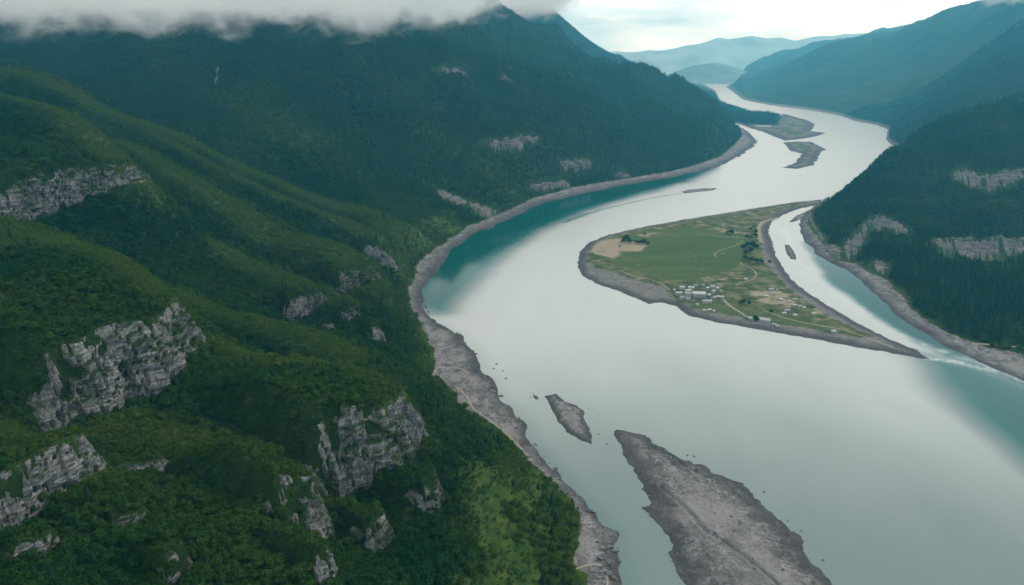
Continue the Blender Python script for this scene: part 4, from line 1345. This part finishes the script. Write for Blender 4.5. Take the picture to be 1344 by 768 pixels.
def house(name, label, cat, group, px, py, L, W, H, rot, wm, rm, roof='gable', nwin=3, chim=True):
    p = G(px, py, 4.5)
    z = float(heightP(np.array([p[0]]), np.array([p[1]]))[0])
    root = bpy.data.objects.new(name, None); COL.objects.link(root)
    root.location = (p[0], p[1], z); root.rotation_euler = (0, 0, rot); root.scale = (.8, .8, .8)
    tag(root, label, cat, group)
    hl, hw = L / 2, W / 2
    rise = W * .28 if roof == 'gable' else 0
    # walls with gables
    if roof == 'gable':
        V = [(-hl, -hw, -1), (hl, -hw, -1), (hl, hw, -1), (-hl, hw, -1), (-hl, -hw, H), (hl, -hw, H), (hl, hw, H), (-hl, hw, H), (-hl, 0, H + rise), (hl, 0, H + rise)]
        me = bpy.data.meshes.new('wall')
        me.from_pydata(V, [], [(0, 1, 5, 4), (2, 3, 7, 6), (1, 2, 6, 9, 5), (3, 0, 4, 8, 7), (4, 5, 9, 8), (6, 7, 8, 9)])
        me.materials.append(M_WALLS[wm]); link('wall', me, root)
        e = .45; t = .22
        k = rise / hw
        R = []; F = []
        prof = [(-hw - e, H - e * k + .04), (0, H + rise + .06), (hw + e, H - e * k + .04)]
        for xx in (-hl - e, hl + e):
            for (yy, zz) in prof: R.append((xx, yy, zz))
            for (yy, zz) in prof: R.append((xx, yy, zz + t))
        F = [(0, 1, 7, 6), (1, 2, 8, 7), (3, 9, 10, 4), (4, 10, 11, 5), (0, 6, 9, 3), (2, 5, 11, 8), (0, 3, 4, 1), (1, 4, 5, 2), (6, 7, 10, 9), (7, 8, 11, 10)]
        me = bpy.data.meshes.new('roof'); me.from_pydata(R, [], F); me.materials.append(M_ROOFS[rm]); ro = link('roof', me, root)
    elif roof == 'barrel':
        n = 10
        V = []; F = []
        link('wall', boxes('wall', [(-hl, -hw, -1, hl, hw, H)], M_WALLS[wm]), root)
        for xx in (-hl - .4, hl + .4):
            for k in range(n + 1):
                a = math.pi * k / n
                V.append((xx, -math.cos(a) * (hw + .4), H + .05 + math.sin(a) * W * .2))
        F = [[k, k + 1, n + 2 + k, n + 1 + k] for k in range(n)] + [list(range(n + 1))[::-1], list(range(n + 1, 2 * n + 2)), [0, n + 1, 2 * n + 1, n]]
        me = bpy.data.meshes.new('roof'); me.from_pydata(V, [], F); me.materials.append(M_ROOFS[rm]); ro = link('roof', me, root)
    else:
        link('wall', boxes('wall', [(-hl, -hw, -1, hl, hw, H)], M_WALLS[wm]), root)
        ro = link('roof', boxes('roof', [(-hl - .3, -hw - .3, H + .01, hl + .3, hw + .3, H + .35), (-hl * .4, -hw * .4, H + .34, hl * .1, hw * .2, H + 1.3)], M_ROOFS[rm]), root)
    if chim and roof == 'gable':
        link('chimney', boxes('chimney', [(hl * .35, .2, H + rise * .5, hl * .35 + .7, .9, H + rise + .9)], M_WALLS[2]), ro)
    link('door', boxes('door', [(-.55, -hw - .08, 0, .55, -hw + .02, 2.1)], M_DOOR), root)
    storeys = max(1, int(H / 3))
    for sy in range(storeys):
        for k in range(nwin):
            xx = -hl + (k + .5) * L / nwin
            if sy == 0 and abs(xx) < 1.4: continue
            z0 = .9 + sy * 2.9
            fr = link('window', boxes('window', [(xx - .75, -hw - .06, z0, xx + .75, -hw + .01, z0 + 1.3)], M_FRAME), root)
            link('pane', boxes('pane', [(xx - .62, -hw - .09, z0 + .12, xx + .62, -hw - .055, z0 + 1.18)], M_GLASS), fr)
    return root


R_ = math.radians
house('hall', 'largest village building with a curved white roof and dark blue glazed front', 'hall', None, 917, 390, 24, 15, 7.5, R_(-6), 2, 0, 'barrel', 8, False)
house('apartment_block', 'pink walled flat roofed block at the left of the curved roof hall', 'building', None, 903, 389, 12, 11, 7, R_(-4), 1, 1, 'flat', 4, False)
house('long_shed', 'long white roofed shed alone beside the near shingle bank', 'shed', None, 1003, 421, 19, 8, 4, R_(-32), 0, 0, 'gable', 5, False)
house('white_shed', 'low white shed at the lower end of the pale village track', 'shed', None, 986, 418.5, 9, 6, 3.2, R_(-30), 0, 0, 'gable', 3, False)
house('lone_house', 'single white house at the bend of the field path', 'house', None, 978.5, 368, 6, 5, 3.4, R_(10), 0, 0)
house('lone_hut', 'grey roofed hut standing apart near the shingle path', 'hut', None, 1012, 380.5, 9, 5, 3, R_(5), 0, 1)
house('spit_hut', 'small white hut far out on the grassy spit', 'hut', None, 1094, 436, 7, 5, 3, R_(-8), 0, 0)
house('green_hut', 'pale flat roofed hut at the sandy patch right of the huts', 'hut', None, 1068, 413, 7, 6, 3, R_(20), 0, 0, 'flat')
VIL = [  # px,py,L,W,rot,wall,roof
    (895, 380, 9, 6, 4, 0, 0), (907, 380.5, 11, 6, -12, 0, 0), (891, 387, 12, 6, -4, 0, 0), (903, 384.5, 10, 6, 3, 0, 0), (895, 392.5, 8, 5, -5, 0, 1), (903, 394, 9, 4, -3, 0, 1),
    (930, 389, 6, 6, 20, 2, 0), (934, 391.5, 5, 5, 0, 0, 2), (937.5, 392, 5, 4, 0, 0, 0), (941.5, 391, 5, 5, 12, 0, 0), (947, 391.5, 7, 5, -5, 0, 0), (935, 379, 8, 5, -10, 0, 0), (941.5, 380, 5, 5, 5, 0, 0),
    (928, 380.5, 6, 5, 30, 0, 0), (922, 382, 6, 5, -25, 2, 2), (913, 377, 6, 4, 0, 0, 1), (918, 376, 5, 4, 10, 2, 2), (923, 376.5, 5, 4, -12, 0, 1), (931, 375, 6, 4, 4, 0, 2), (936, 385, 8, 4, 25, 0, 1), (925, 398, 8, 4, -12, 0, 0),
    (931, 397.5, 9, 4, 10, 0, 0), (915, 401, 5, 4, 15, 0, 1), (924.5, 408, 6, 4, 0, 0, 0), (931, 408, 6, 4, 6, 0, 0), (937, 409, 4, 4, -8, 0, 0), (885, 382, 4, 4, 0, 0, 0), (926, 393.5, 5, 4, 0, 2, 2), (910, 396, 5, 4, 0, 1, 3), (899, 376.5, 4, 4, 0, 2, 3), (946, 384, 4, 4, 0, 0, 1)]
VL_GRP = 'village houses around the curved roof hall'
WN = ['white', 'pink', 'grey', 'brown']; RN = ['white', 'grey', 'dark slate', 'red brown']


def where_v(px, py):
    if py > 404: return 'in the front row nearest the water'
    if py > 395: return 'on the lawn just in front of the hall'
    if py < 378.5: return 'in the back row behind the hall'
    if px < 899: return 'at the left end of the village'
    if px > 940: return 'at the right end of the village'
    if px > 928: return 'just right of the curved roof hall'
    return 'close beside the curved roof hall'


lab_count = {}
for (px, py, L, W, ro, wm, rm) in VIL:
    size = 'long' if L >= 9 else ('small' if L < 6 else 'mid sized')
    lab = '%s %s house with %s roof %s' % (size, WN[wm], RN[rm], where_v(px, py))
    house('village_house', lab, 'house', VL_GRP, px, py, L, W, 3.4 if L < 8 else 5.2, R_(ro), wm, rm, nwin=max(2, int(L / 2.5)))
HUTS = [(1005, 390, 6, 4, 5, 0), (1016, 387, 5, 4, -10, 1), (1025, 394, 6, 4, 20, 0), (1028, 391.5, 4, 3, 0, 1), (1025, 400, 6, 4, -5, 1), (1043, 394, 8, 4, 3, 1), (1043, 402, 7, 4, -8, 0), (1049.5, 403, 5, 4, 15, 1), (1055, 405, 5, 4, 0, 0),
        (1033, 409, 9, 5, 5, 1), (1038, 410, 6, 5, -12, 2), (1029, 412.5, 6, 4, 0, 0), (1043, 415, 6, 5, 4, 0), (1016, 425.5, 6, 3, -25, 0), (1021, 427.5, 5, 3, -20, 0), (1036, 397, 4, 4, 0, 0), (1020, 381, 4, 3, 0, 1)]
for (px, py, L, W, ro, rm) in HUTS:
    pos = 'by the near shingle bank' if py > 420 else ('at the front of the scattered hamlet' if py > 407 else ('on the bare ground behind the scattered hamlet' if py < 396 else 'in the middle of the scattered hamlet'))
    lab = '%s hut with %s roof %s' % ('long' if L > 7 else 'small', RN[rm], pos)
    house('hut', lab, 'hut', 'huts of the scattered hamlet on the right of the flat', px, py, L, W, 2.8, R_(ro), 0, rm, nwin=2, chim=False)

# ------------------------------------------------------------------ tracks on the flat and the shore
M_TRACK = simple('dirt_track', (.27, .235, .19), .95, .2, .2)


def track(name, pts, width, hf, zoff=.12):
    pl = resample(g2(pts, 3.5), 3)
    d = np.gradient(pl, axis=0); d /= np.linalg.norm(d, axis=1)[:, None]
    n = np.stack([-d[:, 1], d[:, 0]], 1)
    rows = []
    for k, o in enumerate((-1, -.6, 0, .6, 1)):
        w = width * (1 + .25 * fbm(pl[:, 0] / 12 + k, pl[:, 1] / 12, octv=2, seed=55))
        q = pl + n * (w * o / 2)[:, None]
        z = hf(q[:, 0], q[:, 1]) + (zoff if abs(o) < .9 else -.05)
        rows.append(np.column_stack([q, z]))
    V = np.array(rows)
    me = npmesh(name, V.reshape(-1, 3), gridfaces(5, len(pl))[:, ::-1], [M_TRACK], True)
    tag(link(name, me), kind='structure')


hp = lambda x, y: heightP(x, y)
track('dirt_track', [(949, 394), (955, 400), (963, 406), (972, 411), (982, 417), (990, 419)], 5, hp)
track('field_path', [(812, 354), (830, 362), (850, 366), (868, 373), (880, 382)], 2.6, hp)
track('field_path', [(965, 376), (972, 372), (984, 369), (991, 364), (992, 358), (985, 352), (974, 348), (972, 345)], 2.6, hp)
track('field_path', [(975, 317), (962, 324), (945, 330), (938, 335), (940, 339)], 2.2, hp)
track('field_path', [(915, 308), (940, 310), (965, 312), (995, 314)], 3, hp)
track('shingle_path', [(1035, 281), (1012, 287), (1001, 292), (996, 300), (998, 315), (1003, 318)], 9, hp)
track('field_path', [(1000, 408), (1030, 418), (1060, 425), (1085, 429), (1110, 434), (1140, 444), (1175, 455)], 3, hp)
track('gravel_road', [(1275, 451.5), (1300, 453), (1325, 455), (1360, 460)], 6, lambda x, y: L3.sample(x, y)[0], .5)
h1s = lambda x, y: L1.sample(x, y)[0]
track('shore_track', [(748, 752), (760, 746), (772, 741), (784, 739), (792, 744), (797, 755), (797, 768)], 1.8, h1s, .25)
track('shore_track', [(568, 494), (574, 484), (590, 482), (606, 483), (616, 488)], 3.0, h1s, .3)
track('shore_track', [(598, 507), (612, 520), (620, 535), (636, 548), (655, 562), (675, 580), (694, 600)], 3.0, h1s, .3)

# ------------------------------------------------------------------ boulders
M_BOULDER = mat_rock('boulder_stone', (.30, .28, .27), (.17, .165, .17), False)
bould = []
for k in range(6):
    bm = bmesh.new(); bmesh.ops.create_icosphere(bm, subdivisions=3, radius=1)
    co = np.array([v.co[:] for v in bm.verts])
    dsp = 1 + .28 * fbm(co[:, 0] * 1.2 + k * 9, co[:, 1] * 1.2, co[:, 2] * 1.2, 3, 40 + k) + .12 * fbm(co[:, 0] * 3 + k, co[:, 1] * 3, co[:, 2] * 3, 3, 50 + k, True)
    rr = np.random.default_rng(k)
    for _ in range(7):                                   # fracture planes
        d = rr.normal(size=3); d /= np.linalg.norm(d); lim = rr.uniform(.62, .85)
        pr = (co * dsp[:, None]) @ d
        dsp = np.where(pr > lim, dsp * lim / np.maximum(pr, 1e-6), dsp)
    for v_, q, s_ in zip(bm.verts, co, dsp): v_.co = Vector(q * s_)
    me = bpy.data.meshes.new('boulder'); bm.to_mesh(me); bm.free(); me.materials.append(M_BOULDER)
    bould.append(me)


def boulder(x, y, z, s, label, group):
    o = link('boulder', random.choice(bould), None, (x, y, z))
    o.scale = (s * random.uniform(.9, 1.5), s * random.uniform(.7, 1.1), s * random.uniform(.5, .8)); o.rotation_euler = (random.uniform(-.2, .2), random.uniform(-.2, .2), random.uniform(0, 6.3))
    tag(o, label, 'boulder', group)


nb = 0
shore = resample(g2(SHORE_L), 4)
shore = shore[(np.hypot(shore[:, 0], shore[:, 1]) < 1150) & (shore[:, 1] > 440)]
while nb < 120:
    p = shore[random.randrange(len(shore))]
    off = random.gauss(-6, 8)
    x, y = p[0] - off * .2 + random.uniform(-4, 4) - (-off) * .9 * (1 if off < 0 else .5), p[1] + random.uniform(-6, 6)
    z = float(L1.sample(np.array([x]), np.array([y]))[0][0])
    if z < -.7: continue
    s = random.choice([.7, .8, 1., 1.2, 1.6, 2.1])
    boulder(x, y, max(z, -.1) + s * .1, s, 'grey boulder lying on the left gravel shore', 'boulders on the left gravel shore'); nb += 1
big = BARLANDS[0]
nb = 0
pa = np.array(g2(BARS['gravel_island'][0][0]))
while nb < 110:
    px, py = random.uniform(803, 1100), random.uniform(560, 766)
    p = G(px, py)
    z = float(big.sample(np.array([p[0]]), np.array([p[1]]))[0][0])
    if z < .15 and random.random() > .02: continue
    if z < -.5: continue
    s = random.choice([.45, .5, .6, .7, .9, 1.3])
    boulder(p[0], p[1], max(z, 0) + s * .1, s, 'grey boulder resting on the large near gravel island', 'boulders on the large gravel island'); nb += 1
for px, py, s in [(756, 533, 1.2), (765, 546, .9), (738, 540, .8), (760, 560, 1.), (750, 556, 1.5), (770, 574, .9), (741, 530, .8), (729, 527, .9)]:
    p = G(px, py); z = float(BARLANDS[1].sample(np.array([p[0]]), np.array([p[1]]))[0][0])
    boulder(p[0], p[1], max(z, 0), s, 'grey boulder on the small gravel island beside the big one', 'boulders on the small gravel island')
for px, py, s in [(773, 537, .8), (785, 545, .6), (786, 570, .9), (797, 583, 1.3), (902, 598, 1.2), (911, 599, 1.4), (1003, 646, 1.2), (1034, 683, .8), (1052, 697, .9), (1080, 735, 1.1), (652, 478, 1.6), (660, 487, 1.5), (664, 497, 1.6), (648, 484, 1.4), (700, 517, .9), (696, 522, .8)]:
    p = G(px, py)
    boulder(p[0], p[1], .05, s, 'dark boulder breaking the water surface off the gravel banks', 'boulders standing in the river')
# the large pale slabs at the near point of the shore
for px, py, s in [(792, 722, 3.2), (808, 722, 3.), (800, 718, 2.2), (788, 735, 2.6), (803, 742, 2.4), (798, 755, 2.4), (790, 748, 1.9), (778, 672, 2.4), (771, 673, 1.9), (806, 760, 2.3)]:
    p = G(px, py, 1); z = float(L1.sample(np.array([p[0]]), np.array([p[1]]))[0][0])
    boulder(p[0], p[1], max(z, 0) + .5, s, 'large pale slab of rock at the near point of the shore', 'large slabs at the near shore point')

# waterfall threads on the far slope
M_FALL = simple('white_water', (.10, .12, .13), .5, .05, .5)
for pts, lab in [([(289, 90), (286, 96), (288, 102), (285, 108), (286, 113)], 'thin pale waterfall thread on the dark mountainside below the cloud bank')]:
    q = [cast(B1, a, b) for a, b in pts]
    q = [c_ for c_ in q if c_ is not None]
    if len(q) < 2: continue
    pl = resample([tuple(c_) for c_ in q], 6)
    V = []
    for k, p in enumerate(pl):
        w = .7 + .5 * math.sin(k * 1.3)
        V.append([(p[0] - w, p[1] - 3, p[2] - 6), (p[0] - w, p[1] - 14, p[2] + 6), (p[0] + w, p[1] - 14, p[2] + 6), (p[0] + w, p[1] - 3, p[2] - 6)])
    V = np.array(V)
    me = npmesh('waterfall', V.reshape(-1, 3), gridfaces(len(pl), 4), [M_FALL], True)
    tag(link('waterfall', me), lab, 'waterfall')

# ------------------------------------------------------------------ haze and low cloud
def box_obj(name, x0, y0, z0, x1, y1, z1, mat):
    return link(name, boxes(name, [(x0, y0, z0, x1, y1, z1)], mat))


hz = bpy.data.materials.new('haze_air'); hz.use_nodes = True
t = hz.node_tree; t.nodes.clear()
out = t.nodes.new('ShaderNodeOutputMaterial'); pv = t.nodes.new('ShaderNodeVolumePrincipled')
pv.inputs['Color'].default_value = (.13, .66, 1.0, 1)
pv.inputs['Absorption Color'].default_value = (1, 1, 1, 1)
pv.inputs['Density'].default_value = .76e-4
pv.inputs['Anisotropy'].default_value = .5
t.links.new(pv.outputs[0], out.inputs['Volume'])
ho = box_obj('haze', -30000, -4000, -120, 30000, 20500, 900, hz)
tag(ho, 'pale blue air filling the valley', 'haze', kind='stuff')


def cloud_mat(name, base, soft, scale, dens, seed, wisp, xf, ztop=0):
    m = N(name)
    p = m.geo()
    sep = m.n('ShaderNodeSeparateXYZ'); m.l(p, sep.inputs[0])
    off = m.n('ShaderNodeVectorMath', operation='ADD'); m.l(p, off.inputs[0]); off.inputs[1].default_value = (seed * 517., seed * 91., 0)
    n1 = m.noise(m.scale(off.outputs[0], (1 / scale, 1 / scale, 1.5 / scale)), 1.0, 9, .62, .7)
    h = m.math('DIVIDE', m.math('SUBTRACT', sep.outputs[2], base), soft)
    n0 = m.noise(off.outputs[0], 1 / scale / 3.2, 2, .5)
    d = m.math('ADD', h, m.math('MULTIPLY', m.math('SUBTRACT', m.math('ADD', m.math('MULTIPLY', n1, .72), m.math('MULTIPLY', n0, .28)), .5), 11.0 * wisp))
    d = m.math('SUBTRACT', d, m.rng(m.math('ABSOLUTE', m.math('DIVIDE', m.math('SUBTRACT', sep.outputs[0], xf[0]), xf[1])), xf[2], 1, 0, 5))
    tp = m.math('ADD', m.math('DIVIDE', m.math('SUBTRACT', ztop, sep.outputs[2]), 14.), m.math('MULTIPLY', m.math('SUBTRACT', n1, .5), 14.0))
    d = m.math('MINIMUM', d, tp)
    d = m.math('MULTIPLY', m.math('MAXIMUM', d, 0.0), dens)
    d = m.math('MINIMUM', d, dens * 4)
    v = m.n('ShaderNodeVolumePrincipled')
    v.inputs['Color'].default_value = (.995, .995, .995, 1)
    v.inputs['Anisotropy'].default_value = .05
    m.l(d, v.inputs['Density'])
    m.l(v.outputs[0], m.out.inputs['Volume'])
    return m.m


CLOUDS = [
    ('low_cloud', (-2600, 1850, 360, 150, 2950, 575), (458, 34, 120, .005, 1, 1.5, (-2600, 2750, .88)), 'white cloud bank hanging over the big left mountain'),
    ('summit_cloud', (-750, 4900, 480, 600, 5900, 780), (610, 40, 170, .005, 2, 1.0, (-100, 690, .5)), 'thin cloud veil draped on the second mountain shoulder'),
    ('corner_cloud', (2950, 5200, 600, 4400, 6200, 880), (715, 35, 180, .006, 3, .9, (3800, 800, .4)), 'cloud scrap on the summit ridge at the upper right corner'),
]
for nm, b, a, lab in CLOUDS:
    mt = cloud_mat(nm + '_vapour', *a, b[5] - 45)
    o = box_obj(nm, *b, mt)
    tag(o, lab, 'cloud', kind='stuff')

# ------------------------------------------------------------------ sky and sun
w = bpy.data.worlds.new('World'); SC.world = w; w.use_nodes = True
t = w.node_tree; t.nodes.clear()
SUN_EL, SUN_AZ = 44, 58      # azimuth clockwise from the view direction (+Y)
sky = t.nodes.new('ShaderNodeTexSky'); sky.sky_type = 'NISHITA'; sky.sun_disc = False
sky.sun_elevation = R_(SUN_EL); sky.sun_rotation = R_(SUN_AZ)
sky.air_density = 1; sky.dust_density = 3
bg = t.nodes.new('ShaderNodeBackground'); bg.inputs[1].default_value = .12
wo = t.nodes.new('ShaderNodeOutputWorld')
tc = t.nodes.new('ShaderNodeTexCoord')
mp = t.nodes.new('ShaderNodeMapping'); mp.inputs['Scale'].default_value = (3.0, 3.0, 15)
ns = t.nodes.new('ShaderNodeTexNoise'); ns.inputs['Scale'].default_value = 1.4; ns.inputs['Detail'].default_value = 6; ns.inputs['Roughness'].default_value = .55
t.links.new(tc.outputs['Generated'], mp.inputs[0]); t.links.new(mp.outputs[0], ns.inputs['Vector'])
cr = t.nodes.new('ShaderNodeValToRGB')
cr.color_ramp.elements[0].position = .40; cr.color_ramp.elements[0].color = (4.3, 5.1, 5.6, 1)
cr.color_ramp.elements[1].position = .62; cr.color_ramp.elements[1].color = (9.2, 9.6, 9.6, 1)
t.links.new(ns.outputs[0], cr.inputs[0])
# overcast brightest low over the valley mouth
sp_ = t.nodes.new('ShaderNodeSeparateXYZ'); t.links.new(tc.outputs['Generated'], sp_.inputs[0])
mr = t.nodes.new('ShaderNodeValToRGB')
for k_, (p_, c_) in enumerate([(0., (1.18, 1.68, 1.86, 1)), (.06, (1.16, 1.46, 1.56, 1)), (.16, (1.1, 1.2, 1.24, 1)), (.5, (.86, .89, .90, 1))]):
    if k_ > 1: mr.color_ramp.elements.new(p_)
    mr.color_ramp.elements[k_].position = p_; mr.color_ramp.elements[k_].color = c_
t.links.new(sp_.outputs[2], mr.inputs[0])
ml = t.nodes.new('ShaderNodeMix'); ml.data_type = 'RGBA'; ml.blend_type = 'MULTIPLY'; ml.inputs[0].default_value = 1
t.links.new(cr.outputs[0], ml.inputs[6]); t.links.new(mr.outputs[0], ml.inputs[7])
mx = t.nodes.new('ShaderNodeMix'); mx.data_type = 'RGBA'; mx.inputs[0].default_value = .92
t.links.new(sky.outputs[0], mx.inputs[6]); t.links.new(ml.outputs[2], mx.inputs[7])
t.links.new(mx.outputs[2], bg.inputs[0]); t.links.new(bg.outputs[0], wo.inputs[0])

sl = bpy.data.lights.new('sun', 'SUN'); sl.energy = 1.5; sl.angle = R_(12); sl.color = (1, .95, .87)
so = bpy.data.objects.new('sun', sl); COL.objects.link(so)
az = R_(SUN_AZ); el = R_(SUN_EL)
dirv = Vector((math.sin(az) * math.cos(el), math.cos(az) * math.cos(el), math.sin(el)))
so.rotation_euler = (-dirv).to_track_quat('-Z', 'Y').to_euler()

SC.view_settings.view_transform = 'Standard'; SC.view_settings.look = 'None'
SC.view_settings.exposure = .1; SC.view_settings.gamma = 1; SC.view_settings.use_curve_mapping = False
cy = SC.cycles
cy.volume_bounces = 12; cy.max_bounces = 14; cy.diffuse_bounces = 2; cy.glossy_bounces = 2; cy.transparent_max_bounces = 8
cy.volume_max_steps = 128
cy.use_denoising = True
